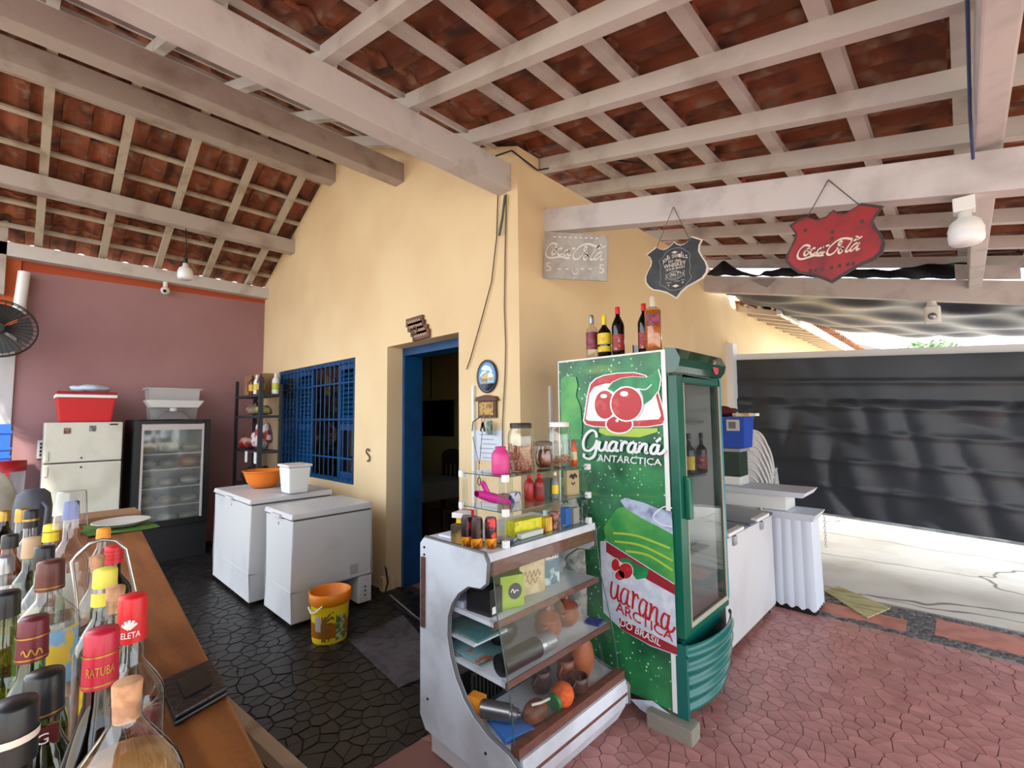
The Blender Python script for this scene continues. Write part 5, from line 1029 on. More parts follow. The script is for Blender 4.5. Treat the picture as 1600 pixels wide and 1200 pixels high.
# bottles on top of the cooler
TOP = 1.967
def topb(px_, x): q = onX(px_, 530, x); return (q.x, q.y, TOP)
p = topb(925, -1.68); bottle('clear vodka bottle with maroon label on the drinks cooler', p, .28, .037, m_clear, m_silc, .055, .0145, None, .6, [lab(p, .2, .6, l_mar, 1.3)], shoulder=(.64, .76))
p = topb(944.5, -1.59); bottle('dark liqueur bottle with yellow cap and label on the cooler', p, .265, .043, m_darkg, m_yelc, .062, .015, liquid('brown', (110, 60, 14)), .5, [lab(p, .30, .56, l_yel, 1.4), lab(p, .12, .25, l_yel, 1.4)], shoulder=(.56, .76))
p = topb(966, -1.49); bottle('dark vermouth bottle with red cap standing alone on the cooler', p, .30, .038, m_darkg, m_redc, .045, .0145, liquid('wine', (30, 10, 10)), .7, [lab(p, .1, .42, l_red, 1.0)], shoulder=(.6, .82))
p = topb(1007, -1.345); bottle('dark vermouth bottle with red cap behind the whisky', p, .305, .038, m_darkg, m_redc, .045, .0145, liquid('wine', (30, 10, 10)), .7, [lab(p, .1, .42, l_red, 1.0)], shoulder=(.6, .82))
p = topb(1021, -1.265); bottle('square amber whisky bottle with beige cap on the cooler', p, .325, .046, m_clear, mat('beige_cap', (206, 190, 168), .4), .065, .0165, mat('whisky', (196, 104, 14), .15), .74, [lab(p, .45, .66, l_mar, .8)], shoulder=(.74, .82))
q = topb(998, -1.42); t = thing('small_carton', 'small white and black carton on the drinks cooler', 'carton', q); MB().box(q[0]-.03, q[0]+.03, q[1]-.02, q[1]+.02, TOP+.001, TOP+.07).build('box', mat('pale_carton', (200, 210, 222), .5), t); MB().box(q[0]-.032, q[0]-.024, q[1]-.021, q[1]+.021, TOP+.001, TOP+.072).build('spine', m_dark, t)

# ------------------------------------------------------------------ things past the cooler
t = thing('chest_freezer', 'long white chest freezer with grey steel lids beside the drinks cooler', 'freezer', (-1.6, 3.73, 0))
MB().box(-2.05, -1.19, 3.13, 4.33, .06, .775).build('cabinet', m_enw, t, bevel=.008)
for y0_, y1_ in ((3.14, 3.72), (3.74, 4.32)):
    ld = MB().hexa([(-2.04, y0_, .776), (-1.18, y0_, .776), (-1.18, y1_, .776), (-2.04, y1_, .776)], [(-2.04, y0_, .82), (-1.18, y0_, .80), (-1.18, y1_, .80), (-2.04, y1_, .82)]).build('lid', mat('steel_lid', (92, 100, 112), .22, .5, rgb2=(70, 76, 86), scale=5), t, bevel=.006)
    MB().box(-1.215, -1.165, (y0_+y1_)/2-.15, (y0_+y1_)/2+.15, .79, .815).build('handle', m_wpl, ld, bevel=.008); MB().box(-1.188, -1.175, (y0_+y1_)/2-.03, (y0_+y1_)/2+.03, .71, .77).build('latch', m_galv, ld)
for x in (-1.98, -1.24):
    for y in (3.2, 4.26): MB().cyl((x, y, 0), (x, y, .06), .025).build('foot', m_dark, t)
t = thing('fluted_pedestal', 'white fluted plastic pedestal standing at the end of the long freezer', 'pedestal', (-1.07, 4.55, 0))
pts = []; nx_ = 4
def flute(u0, u1, fixed, horiz, sgn):
    out = []
    for i in range(nx_*6):
        s_ = i/(nx_*6); d = .007*abs(math.sin(s_*nx_*PI))
        out.append((u0+(u1-u0)*s_, fixed+sgn*d) if horiz else (fixed+sgn*d, u0+(u1-u0)*s_))
    return out
ring = lambda k: [(-1.075+(x+1.075)*k, 4.55+(y-4.55)*k) for x, y in flute(-1.22, -.93, 4.42, True, -1)+flute(4.42, 4.68, -.93, False, 1)+flute(-.93, -1.22, 4.68, True, 1)+flute(4.68, 4.42, -1.22, False, -1)]
r0, r1 = ring(1.06), ring(1.0); n = len(r0); b = MB(); random.seed(2)
b.add([(x, y, .045+.012*math.sin(i*1.05)) for i, (x, y) in enumerate(r0)]+[(x, y, .74) for x, y in r1], [(i, (i+1) % n, n+(i+1) % n, n+i) for i in range(n)], 0, False)
b.build('shaft', mat('cool_white_plastic', (208, 216, 228), .45), t)
MB().hexa([(-1.235, 4.405, .74), (-.915, 4.405, .74), (-.915, 4.695, .74), (-1.235, 4.695, .74)], [(-1.27, 4.37, .80), (-.885, 4.37, .80), (-.885, 4.73, .80), (-1.27, 4.73, .80)]).build('capital', mat('cool_white_plastic', (208, 216, 228), .45), t, bevel=.006)
MB().box(-1.22, -.93, 4.42, 4.68, 0, .05).build('plinth', m_black, t)
t = thing('white_tray', 'long white plastic tray board lying across the pedestal', 'tray', (-1.4, 4.55, .80))
MB().box(-1.95, -1.10, 4.42, 4.70, .802, .925).build('box', m_wpl, t, bevel=.008); MB().hexa([(-1.95, 4.36, .926), (-.97, 4.36, .926), (-.97, 4.76, .926), (-1.95, 4.76, .926)], [(-1.95, 4.34, .972), (-.94, 4.34, .972), (-.94, 4.78, .972), (-1.95, 4.78, .972)]).build('top', mat('cool_white_plastic', (208, 216, 228), .45), t, bevel=.006)
t = thing('plastic_tub', 'dark green tub with white base under the blue crate', 'tub', (-1.6, 4.55, .972))
MB().box(-1.76, -1.46, 4.44, 4.68, .974, 1.05).build('base', m_wpl, t, bevel=.01); MB().box(-1.755, -1.465, 4.445, 4.675, 1.05, 1.27).build('body', mat('dark_green_tub', (40, 56, 48), .4), t, bevel=.008); MB().box(-1.775, -1.445, 4.43, 4.69, 1.27, 1.30).build('lid', mat('grey_lid', (150, 152, 146), .5), t, bevel=.006)
t = thing('blue_crate', 'small blue plastic crate with a white label on the green tub', 'crate', (-1.6, 4.55, 1.30))
wallsbox(MB(), -1.78, -1.40, 4.42, 4.69, 1.303, 1.58, .02).build('tub', mat('royal_blue_plastic', (36, 76, 180), .4), t)
MB().box(-1.55, -1.44, 4.412, 4.42, 1.46, 1.56).build('label', mat('crate_label', (196, 196, 190), .5), t); MB().box(-1.53, -1.47, 4.408, 4.412, 1.48, 1.54).build('label_print', mat('grey_print', (110, 110, 106), .5), t)
MB().box(-1.785, -1.395, 4.405, 4.70, 1.565, 1.585).build('rim', mat('royal_blue_plastic', (36, 76, 180), .4), t, bevel=.004)
lump('cloth_bundle', 'maroon cloth bundle lying on the blue crate', 'cloth', (-1.62, 4.55, 1.63), (.12, .1, .05), mat('maroon_cloth', (90, 34, 34), .9), 41, .3)
t = thing('packet', 'white and yellow packet sticking out over the blue crate', 'packet', (-1.42, 4.52, 1.6)); MB().bar((-1.49, 4.46, 1.602), (-1.35, 4.44, 1.602), .09, .03).build('wrapper', mat('packet_white', (214, 206, 190), .5, rgb2=(190, 140, 60), scale=20), t, bevel=.006); MB().bar((-1.35, 4.44, 1.602), (-1.29, 4.43, 1.602), .06, .024).build('end', m_wpl, t)
# stack of white plastic chairs
def plastic_chair():
    t = thing('plastic_chair', 'x', 'chair', (0, 0, 0))
    mw = mat('chair_white', (206, 206, 204), .4)
    def bk_(u, v):
        x = (u-.5)*.48*(1-.15*v**3); z = .42+.42*v*(1-.36*abs(2*u-1)**5); return (x, -.20-.10*v+.06*(2*u-1)**2, z)
    b = MB().grid(bk_, 16, 10); b.grid(lambda u, v: tuple(a+d for a, d in zip(bk_(u, v), (0, -.012, 0))), 16, 10); b.build('backrest', mw, t, local=True)
    rim_ = MB().tube([tuple(a+d for a, d in zip(bk_(k/24, 1), (0, -.006, 0))) for k in range(25)], .013); rim_.tube([tuple(a+d for a, d in zip(bk_(1, k/8), (0, -.006, 0))) for k in range(9)], .013).tube([tuple(a+d for a, d in zip(bk_(0, k/8), (0, -.006, 0))) for k in range(9)], .013); rim_.build('back_rim', mw, t, local=True)
    MB().box(-.23, .23, -.2, .22, .40, .42).build('seat', mw, t, local=True, bevel=.008)
    for sx in (-1, 1):
        for sy_ in (-1, 1): MB().hexa([(sx*.235-.02, sy_*.22-.02, 0), (sx*.235+.02, sy_*.22-.02, 0), (sx*.235+.02, sy_*.22+.02, 0), (sx*.235-.02, sy_*.22+.02, 0)], [(sx*.2-.025, sy_*.18-.025, .40), (sx*.2+.025, sy_*.18-.025, .40), (sx*.2+.025, sy_*.18+.025, .40), (sx*.2-.025, sy_*.18+.025, .40)]).build('leg', mw, t, local=True)
    return t
c0 = plastic_chair()
for k in range(9):
    c = c0 if k == 0 else copy_tree(c0)
    c.location = (-1.735+.003*k, 5.31+.03*k, .075*k); c.rotation_euler = (0, 0, .12); c['group'] = 'stacked white plastic chairs'
    c['label'] = 'white plastic chair on the floor under the whole stack' if k == 0 else ('white plastic chair on top of the chair stack' if k == 8 else 'white plastic chair '+('second', 'third', 'fourth', 'fifth', 'sixth', 'seventh', 'eighth')[k-1]+' from the floor in the chair stack')
# ------------------------------------------------------------------ curved glass display counter
m_lam = mat('white_laminate', (212, 217, 226), .4, rgb2=(184, 186, 192), scale=3); m_edge = mat('grey_edging', (96, 98, 100), .5); m_brnl = mat('brown_laminate', (112, 70, 58), .45, rgb2=(92, 56, 46), scale=20, stretch=(1, 1, 6))
D = thing('display_counter', 'white bakery display counter with curved glass front', 'display counter', (-1.63, 1.8, 0))
PROF = [(-1.962, .19), (-1.92, .135), (-1.36, .112), (-1.31, .15), (-1.31, .235), (-1.371, .27), (-1.486, .289), (-1.58, .33), (-1.64, .374), (-1.70, .45), (-1.737, .529), (-1.757, .61), (-1.753, .694), (-1.725, .76), (-1.68, .815), (-1.609, .864), (-1.53, .874), (-1.497, .90), (-1.488, .985), (-1.51, 1.02), (-1.935, 1.02), (-1.965, .99)]
for y0_, y1_, ye in ((1.385, 1.41, 1.385), (2.19, 2.215, 2.215)):
    pn = MB().prism(PROF, 'y', y0_, y1_).build('side_panel', m_lam, D)
    MB().tube([(x, (y0_+y1_)/2, z) for x, z in PROF+PROF[:1]], .009, 6).build('edge_trim', m_edge, pn)
    if y0_ < 2:
        MB().box(-1.945, -1.92, 1.372, 1.385, .60, .93).build('wood_grip', mat('worn_wood_grip', (94, 62, 48), .7, rgb2=(70, 46, 38), scale=30), pn, bevel=.004)
        for x, z in ((-1.93, .975), (-1.90, .28), (-1.50, .22), (-1.93, .94)): MB().cyl((x, 1.381, z), (x, 1.386, z), .006, 8).build('screw', m_dark, pn)
MB().box(-1.95, -1.51, 1.41, 2.19, 1.0, 1.02).build('top', m_lam, D, bevel=.003)
MB().box(-1.51, -1.485, 1.405, 2.195, .985, 1.022).build('top_nosing', m_lam, D, bevel=.004); MB().box(-1.505, -1.487, 1.41, 2.19, .925, .984).build('brown_fascia', m_brnl, D)
GP = [(-1.478, .985), (-1.470, .88), (-1.452, .76), (-1.425, .65), (-1.398, .54), (-1.375, .42), (-1.360, .30)]
def gfr(u, v): t_ = v*(len(GP)-1); i = min(int(t_), len(GP)-2); k = t_-i; return (GP[i][0]*(1-k)+GP[i+1][0]*k, 1.412+.776*u, GP[i][1]*(1-k)+GP[i+1][1]*k)
MB().grid(gfr, 4, 12).build('glass_front', glass('counter_glass', (.92, .95, .93), .8, .02), D)
MB().tube([gfr(0, k/12) for k in range(13)], .003, 5).build('glass_edge', mat('glass_edge_green', (60, 90, 84), .2), D)
MB().tube([gfr(1, k/12) for k in range(13)], .003, 5).build('glass_edge', mat('glass_edge_green', (60, 90, 84), .2), D)
MB().box(-1.93, -1.345, 1.41, 2.19, .26, .28).build('case_floor', m_lam, D); MB().box(-1.375, -1.33, 1.405, 2.2, .262, .30).build('sill', m_brnl, D)
fr = [(-1.335, .262), (-1.318, .262), (-1.310, .20), (-1.325, .13), (-1.37, .05), (-1.42, .02), (-1.42, .04), (-1.38, .07), (-1.34, .14), (-1.33, .20)]
MB().prism(fr, 'y', 1.412, 2.188, 0).build('front_panel', m_lam, D); MB().box(-1.318, -1.308, 1.412, 2.188, .192, .205).build('brown_strip', m_brnl, D)
MB().box(-1.93, -1.43, 1.43, 2.17, .012, .25).build('base', mat('pink_white_base', (206, 200, 200), .5), D)
for x in (-1.88, -1.47):
    for y in (1.48, 2.12): MB().cyl((x, y, 0), (x, y, .012), .02).build('foot', m_dark, D)
MB().box(-1.945, -1.93, 1.41, 2.19, .28, 1.0).build('back_panel', mat('case_back', (110, 104, 100), .6), D)
for z, xf, full in ((.735, -1.475, 1), (.515, -1.41, 1)):
    sh_ = MB().box(-1.93, xf, 1.412, 2.188, z-.018, z).build('shelf', m_lam, D); MB().box(xf, xf+.006, 1.412, 2.188, z-.024, z+.004).build('front_strip', m_brnl, sh_)
    for y in (1.415, 2.185): MB().box(xf-.02, xf+.012, y-.004, y+.004, z-.028, z+.012).build('clip', m_clear, sh_)
MB().box(-1.93, -1.60, 1.412, 1.62, .60, .612).build('half_shelf', m_lam, D)

# things inside the case
def carton(name, label, c, dx, dy, h, m_, rz=0, cat='box', extra=None):
    t = thing(name, label, cat, c, rz); MB().box(-dx/2, dx/2, -dy/2, dy/2, .001, h).build('carton', m_, t, local=True, bevel=.002)
    if extra: extra(t)
    return t
S1, S3, S0 = .735, .515, .28
def atx(px_, py_, x): return onX(px_, py_, x)
q = atx(782, 940, -1.60); carton('coffee_box', 'black boxed item beside the lime green box in the case', (-1.60, 1.475, S1), .14, .085, .115, mat('box_black', (24, 24, 26), .4), .1, extra=lambda t: MB().box(.071, .0725, -.03, .0, .01, .04).build('barcode', m_wpl, t, local=True))
def lime(t):
    f = MB(); pl = lambda u, v: (.0525, u, v); fill(f, ellp(.012, .075, .034, .036), pl); f.build('round_print', mat('print_black', (20, 20, 22), .5), t, local=True)
    f = MB(); pl2 = lambda u, v: (.0535, u, v); stroke(f, [(-.01, .072), (.0, .085), (.008, .068), (.016, .078), (.03, .074)], .004, pl2); f.build('lettering', m_wpl, t, local=True)
carton('lime_box', 'lime green box with a round black emblem in the case', (-1.575, 1.60, S1), .10, .12, .145, mat('lime_box', (150, 176, 40), .4), -.35, extra=lime)
carton('beige_packet', 'beige packet with brown script lettering in the case', (-1.60, 1.775, S1), .06, .155, .16, mat('beige_packet', (206, 186, 144), .5, rgb2=(186, 160, 116), scale=14), -.2, 'packet', lambda t: (lambda f: (stroke(f, [(-.05+i*.0085, .10+.018*math.sin(i*2.1)) for i in range(13)], .004, lambda u, v: (.0315, u, v), k=3), stroke(f, [(-.04+i*.0085, .065+.014*math.sin(i*1.7)) for i in range(10)], .004, lambda u, v: (.0315, u, v), k=3), f.build('lettering', mat('brown_ink', (130, 90, 56), .5), t, local=True)))(MB()))
carton('rum_packet', 'blue and white RUM packet in the case', (-1.61, 1.945, S1), .05, .10, .185, mat('rum_blue', (70, 110, 126), .4, rgb2=(190, 200, 206), scale=16, lo=.5, hi=.6), -.2, 'packet', lambda t: (MB().box(.0252, .0262, -.045, .04, .13, .18).build('title_panel', l_wht, t, local=True), (lambda f: (lettering(f, 'RUM', [(-.042, .14), (.035, .14), (.035, .17), (-.042, .17)], lambda u, v: (.027, u, v), bold=.02), f.build('lettering', mat('rum_ink', (24, 30, 40), .5), t, local=True)))(MB())))
lump('plastic_pouch', 'crumpled clear and grey pouch behind the RUM packet', 'pouch', (-1.70, 2.08, S1+.05), (.08, .07, .05), mat('grey_pouch', (130, 132, 140), .3), 51, .3)
m_clay = mat('glazed_clay', (140, 70, 42), .3, rgb2=(112, 52, 32), scale=9); m_clayd = mat('dark_clay', (70, 40, 32), .35)
def clay_pot(label, x, y, z, r, dark=False):
    t = thing('clay_pot', label, 'pot', (x, y, z)); m_ = m_clayd if dark else m_clay
    MB().lathe([(0, .001), (r*.6, .001), (r*.95, .03), (r, .055), (r*.9, .085), (r*.95, .095), (r*.85, .09), (r*.85, .05), (0, .02)], 24, (x, y, z)).build('body', m_, t)
    MB().lathe([(r*.93, .093), (r*.7, .115), (r*.25, .128), (r*.2, .135), (r*.22, .15), (0, .155)], 24, (x, y, z)).build('lid', m_, t)
    MB().tube([(x+r*.5, y-r*.8, z+.07), (x+r*.7, y-r*1.25, z+.075), (x+r*.2, y-r*1.3, z+.075), (x, y-r*.95, z+.07)], .008).build('handle', m_, t)
clay_pot('brown clay pot with lid beside the thermos', -1.55, 1.855, S3, .07); clay_pot('lighter clay pot with lid near the blue booklet', -1.57, 2.03, S3, .068)
t = thing('thermos_flask', 'black thermos flask with silver cup lying on the shelf', 'flask', (-1.46, 1.44, S3+.042))
a, b = Vector((-1.462, 1.435, S3+.046)), Vector((-1.455, 1.66, S3+.046)); d_ = (b-a).normalized()
MB().cyl(a, b, .045, 24).build('body', mat('thermos_black', (16, 17, 17), .4), t); MB().cyl(b, b+d_*.03, .042, 24).build('collar', m_silc, t); MB().cyl(b+d_*.03, b+d_*.10, .044, 24, r2=.040).build('cup', mat('grey_cup', (150, 150, 152), .25, .5), t); MB().cyl(a-d_*.004, a, .02, 16).build('base', m_dark, t)
t = thing('black_bag', 'black handled pouch behind the thermos', 'pouch', (-1.62, 1.66, S3)); MB().sphere((-1.64, 1.64, S3+.06), .055, 16, 10, sc=(.8, 1.5, 1)).build('body', m_blkc, t)
carton('blue_booklet', 'small blue booklet at the end of the middle shelf', (-1.47, 2.14, S3), .08, .075, .012, mat('booklet_blue', (30, 50, 130), .4), .2, 'booklet')
for i, (lb, rgb, z) in enumerate((('teal magazine on top of the left shelf stack', (92, 120, 112), .613), ('grey magazine lying under the half shelf', (140, 140, 136), .516))):
    carton('magazine', lb, (-1.72, 1.51, z), .26, .17, .012, mat('mag_%d' % i, rgb, .4, rgb2=(60, 110, 116), scale=20), .05*i, 'magazine')
carton('magazine', 'pale blue magazine lying on the grey magazine', (-1.70, 1.51, .529), .24, .17, .01, mat('mag_3', (120, 160, 166), .4, rgb2=(170, 90, 60), scale=12, lo=.6, hi=.66), -.06, 'magazine')
carton('paper_stack', 'stack of pale papers on the top case shelf', (-1.80, 1.50, S1), .22, .15, .03, mat('papers', (176, 180, 200), .6), .0, 'papers')
carton('orange_box', 'orange and yellow box on the case floor', (-1.62, 1.445, S0), .07, .05, .10, mat('orange_box', (232, 150, 50), .4, rgb2=(220, 100, 30), scale=14), .2)
carton('blue_book', 'flat blue book on the case floor under the steel flask', (-1.47, 1.50, S0), .17, .14, .022, mat('book_blue', (60, 110, 180), .4), -.3, 'book')
t = thing('steel_flask', 'brushed steel flask lying on the blue book', 'flask', (-1.54, 1.47, S0+.06)); a, b = Vector((-1.58, 1.44, S0+.062)), Vector((-1.465, 1.50, S0+.060)); d_ = (b-a).normalized(); m_stl = mat('brushed_steel', (150, 150, 152), .3, .9)
MB().cyl(a, b, .037, 20).build('body', m_stl, t); MB().cyl(b, b+d_*.03, .030, 20, r2=.024).build('lid', m_stl, t); MB().cyl(b+d_*.03, b+d_*.045, .012, 12).build('knob', m_stl, t)
t = thing('woven_bottle', 'brown bottle with straps lying beside the orange gourd', 'bottle', (-1.41, 1.62, S0+.045)); MB().sphere((-1.415, 1.60, S0+.047), .046, 18, 12, sc=(1, 1.45, 1)).build('body', mat('brown_weave', (120, 66, 34), .5, rgb2=(90, 46, 26), scale=30), t)
MB().tube([(-1.40, 1.56, S0+.095), (-1.38, 1.60, S0+.096), (-1.385, 1.66, S0+.085)], .006).build('strap', m_cream, t)
t = thing('orange_gourd', 'orange woven gourd with green collar on the case floor', 'gourd', (-1.39, 1.75, S0)); MB().sphere((-1.395, 1.765, S0+.055), .054, 20, 14).build('body', mat('orange_weave', (222, 98, 30), .6, rgb2=(196, 76, 22), scale=60, bump=.6, bscale=200), t); MB().cyl((-1.395, 1.70, S0+.045), (-1.395, 1.715, S0+.048), .036, 18).build('collar', mat('collar_green', (40, 120, 70), .5), t)
t = thing('clay_jug', 'tall terracotta jug at the end of the case floor', 'jug', (-1.49, 2.05, S0)); MB().lathe([(0, .001), (.04, .001), (.062, .05), (.066, .10), (.055, .15), (.035, .18), (.033, .195), (.025, .195), (0, .17)], 24, (-1.49, 2.05, S0)).build('body', mat('terracotta_jug', (176, 96, 56), .55, rgb2=(150, 78, 44), scale=8), t)
for lb, x, y, r, h, m_ in (('brown clay mug on the case floor by the jug', -1.50, 1.93, .045, .12, m_clay), ('dark brown cup on the case floor beside the gourd', -1.40, 1.90, .045, .085, m_clayd), ('dark cup behind the gourd on the case floor', -1.55, 1.80, .048, .10, m_clayd)):
    t = thing('clay_mug', lb, 'mug', (x, y, S0)); MB().lathe([(0, .001), (r*.8, .001), (r*1.05, h*.35), (r*.9, h*.7), (r, h), (r*.85, h), (r*.8, h*.5), (0, .02)], 22, (x, y, S0)).build('body', m_, t)
    MB().tube([(x+r*.2, y-r*.9, S0+h*.8), (x+r*.3, y-r*1.6, S0+h*.6), (x+r*.2, y-r*.95, S0+h*.25)], .006).build('handle', m_, t)
t = thing('wire_basket', 'dark ribbed basket at the back of the case floor', 'basket', (-1.75, 1.66, S0)); MB().box(-1.90, -1.66, 1.45, 1.95, S0+.001, S0+.02).build('base', m_dark, t)
for i in range(22): MB().box(-1.668, -1.66, 1.45+i*.0235, 1.458+i*.0235, S0+.02, S0+.16).build('rib', m_dark, t)
MB().box(-1.67, -1.658, 1.45, 1.96, S0+.16, S0+.175).build('rim', m_dark, t)

# ------------------------------------------------------------------ glass rack on the counter
G = thing('glass_rack', 'two tier clear glass display rack on the counter', 'glass rack', (-1.64, 1.83, 1.022))
gl = glass('rack_glass', (.90, .95, .93), 1.4, .02, haze=.02); ge_ = mat('glass_edge_green', (60, 90, 84), .2); T0, T1, T2 = 1.026, 1.175, 1.333
rx0, rx1, ry0, ry1 = -1.80, -1.50, 1.515, 2.155
for z in (T0, T1, T2):
    s_ = MB().box(rx0, rx1, ry0, ry1, z-.004, z).build('glass_shelf', gl, G); MB().box(rx1, rx1+.0015, ry0, ry1, z-.004, z).box(rx0, rx1, ry0-.0015, ry0, z-.004, z).build('edge', ge_, s_)
for y in (ry0, 1.83, ry1):
    for za, zb in ((T0, T1-.004), (T1, T2-.004)): MB().box(rx1-.045, rx1-.003, y-.002, y+.002, za, zb).build('glass_upright', gl, G); MB().box(rx0+.003, rx0+.045, y-.002, y+.002, za, zb).build('glass_upright', gl, G)
clip = MB().box(-.013, .013, -.013, .013, -.016, .016).mesh('clip', m_wpl, bevel=.003)
for x in (rx1, rx0):
    for y in (ry0, ry1):
        for z in (T0+.012, T1, T2-.006): place('clip', clip, G, (x+1.64, y-1.83, z-1.022))
# jars on the rack
def jar(label, x, y, r, h, lid_m, fill_m, fh, glass_m=m_clear, lidh=.022):
    t = thing('glass_jar', label, 'jar', (x, y, T2)); c = (x, y, T2)
    MB().lathe([(0, .002), (r*.93, .002), (r, .012), (r, h*.72), (r*.93, h*.83), (r*.78, h*.90), (r*.78, h)], 28, c).build('glass', glass_m, t)
    MB().lathe([(r*.84, h-lidh), (r*.84, h), (r*.8, h+.004), (0, h+.004)], 28, c).build('lid', lid_m, t)
    return t
t = jar('big glass jar half full of peanuts with a dark lid', -1.615, 1.745, .066, .235, mat('dark_lid', (54, 52, 46), .4, .5), None, 0)
random.seed(5); pn = MB(); rr = .062
for i in range(900):
    a = random.uniform(0, 2*PI); q_ = rr*math.sqrt(random.uniform(.55, 1)); z = random.uniform(.012, .125+.012*math.sin(a*2)); c = Vector((-1.615+q_*math.cos(a), 1.745+q_*math.sin(a), T2+z)); e1 = Vector((random.uniform(-1, 1), random.uniform(-1, 1), random.uniform(-1, 1))).normalized(); e2 = e1.orthogonal().normalized(); e3 = e1.cross(e2)
    pn.add([c+e1*.008, c-e1*.008, c+e2*.005, c-e2*.005, c+e3*.005, c-e3*.005], [(0, 2, 4), (2, 1, 4), (1, 3, 4), (3, 0, 4), (2, 0, 5), (1, 2, 5), (3, 1, 5), (0, 3, 5)], 0, True)
o = pn.build('peanuts', mat('peanut_skin', (186, 124, 92), .6, rgb2=(206, 160, 124), scale=60, rand=.2), t); o['kind'] = 'stuff'
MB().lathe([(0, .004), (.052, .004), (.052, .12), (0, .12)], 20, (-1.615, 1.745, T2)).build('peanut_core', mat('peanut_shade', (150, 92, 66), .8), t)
t = jar('big glass jar nearly empty with a white lid', -1.625, 2.07, .066, .235, m_wpl, None, 0)
pn = MB(); random.seed(6)
for i in range(260):
    a = random.uniform(0, 2*PI); q_ = .058*math.sqrt(random.random()); z = random.uniform(.012, .035+.025*max(0, math.cos(a-.6))); c = Vector((-1.625+q_*math.cos(a), 2.07+q_*math.sin(a), T2+z)); e1 = Vector((random.uniform(-1, 1), random.uniform(-1, 1), random.uniform(-.5, .5))).normalized(); e2 = e1.orthogonal().normalized(); e3 = e1.cross(e2)
    pn.add([c+e1*.01, c-e1*.01, c+e2*.006, c-e2*.006, c+e3*.005, c-e3*.005], [(0, 2, 4), (2, 1, 4), (1, 3, 4), (3, 0, 4), (2, 0, 5), (1, 2, 5), (3, 1, 5), (0, 3, 5)], 0, True)
o = pn.build('snacks', mat('snack_tan', (186, 140, 100), .6, rand=.2), t); o['kind'] = 'stuff'
t = thing('preserve_jar', 'round jar of brown preserve between the two big jars', 'jar', (-1.60, 1.905, T2)); c = (-1.60, 1.905, T2)
MB().lathe([(0, .002), (.035, .002), (.047, .03), (.048, .07), (.038, .105), (.036, .12)], 24, c).build('glass', m_clear, t); MB().lathe([(0, .005), (.033, .005), (.044, .03), (.045, .07), (.036, .098), (0, .098)], 24, c).build('preserve', mat('brown_preserve', (130, 62, 22), .3, rgb2=(80, 36, 16), scale=40), t); MB().lathe([(.045, .118), (.047, .135), (.03, .142), (0, .142)], 24, c).build('lid', mat('grey_rubber', (110, 96, 84), .5), t)
t = thing('pink_canister', 'pink plastic canister on the end of the glass rack', 'canister', (-1.60, 1.585, T2)); MB().lathe([(0, .001), (.04, .001), (.043, .01), (.043, .09), (.034, .11), (.026, .116), (.026, .13), (0, .13)], 24, (-1.60, 1.585, T2)).build('body', mat('pink_plastic', (206, 60, 130), .4), t)
MB().lathe([(.0435, .045), (.0445, .048), (.0435, .051)], 24, (-1.60, 1.585, T2)).build('seam', mat('pink_plastic', (206, 60, 130), .4), t)
small_bottle('sauce_bottle', 'orange hot sauce bottle with red cap on the glass rack', 'bottle', (-1.58, 2.145, T2), .14, .016, mat('hot_sauce', (214, 84, 30), .3), m_redc, mat('sauce_label', (200, 190, 150), .5))
# middle tier
t = thing('rubber_glove', 'magenta rubber scoop sticking out of the rack', 'scoop', (-1.62, 1.53, T1)); m_mag = mat('magenta_rubber', (196, 40, 140), .4)
def scoop(u, v): x = -1.60+.06*(v-.5)*math.sin(PI*min(1, .25+u)); y = 1.44+.22*u; return (x, y, T1+.075-.06*u+.018*math.cos(2*PI*v)*(.6+.4*math.sin(PI*u)))
g_ = MB().grid(lambda u, v: (-1.60+.028*math.cos(2*PI*v)*(.35+.65*math.sin(PI*(.12+.8*u))), 1.43+.21*u, T1+.085-.065*u+.024*math.sin(2*PI*v)*(.35+.65*math.sin(PI*(.12+.8*u)))), 14, 14); g_.build('blade', m_mag, t)
MB().tube([(-1.60, 1.50, T1+.08), (-1.605, 1.48, T1+.12), (-1.605, 1.47, T1+.13)], .012).build('thumb', m_mag, t)
for i, y in enumerate((1.845, 1.885)): small_bottle('ketchup_bottle', ('plain red ketchup bottle on the middle glass tier', 'red ketchup bottle with a dark red label on the middle tier')[i], 'bottle', (-1.60-.035*(1-i), y-.02, T1), .135, .026, mat('ketchup_red', (150, 24, 26), .35), m_redc, mat('ketchup_label', (120, 30, 30), .5) if i else None, 'red ketchup bottles on the rack')
t = small_bottle('mustard_bottle', 'slim bottle with white nozzle and yellow label on the rack', 'bottle', (-1.56, 1.945, T1), .14, .018, mat('clear_plastic_grey', (120, 124, 120), .3), m_wpl, l_yel)
carton('paper_bag', 'tan paper snack bag printed in black on the rack', (-1.57, 2.10, T1), .03, .085, .135, mat('kraft', (176, 156, 116), .7), -.25, 'bag', lambda t: (lambda f: (stroke(f, [(-.022, .095), (-.01, .11), (.0, .09), (.01, .112), (.025, .094)], .014, lambda u, v: (.0162, u, v), k=4), stroke(f, [(-.012, .07), (.0, .058), (.012, .07)], .008, lambda u, v: (.0162, u, v), k=4), f.build('print', mat('print_black', (20, 20, 22), .5), t, local=True)))(MB()))
carton('small_box', 'brown small box beside the blue box on the middle tier', (-1.66, 1.66, T1), .04, .045, .05, mat('brown_box', (120, 92, 60), .6)); carton('small_box', 'white and blue small box on the middle tier', (-1.66, 1.73, T1), .04, .07, .05, mat('wb_box', (196, 198, 206), .5, rgb2=(50, 60, 130), scale=16, lo=.52, hi=.56))
carton('green_pack', 'dark green pack behind the tan paper bag', (-1.68, 2.0, T1), .05, .10, .09, mat('dkgreen_pack', (36, 70, 56), .4))
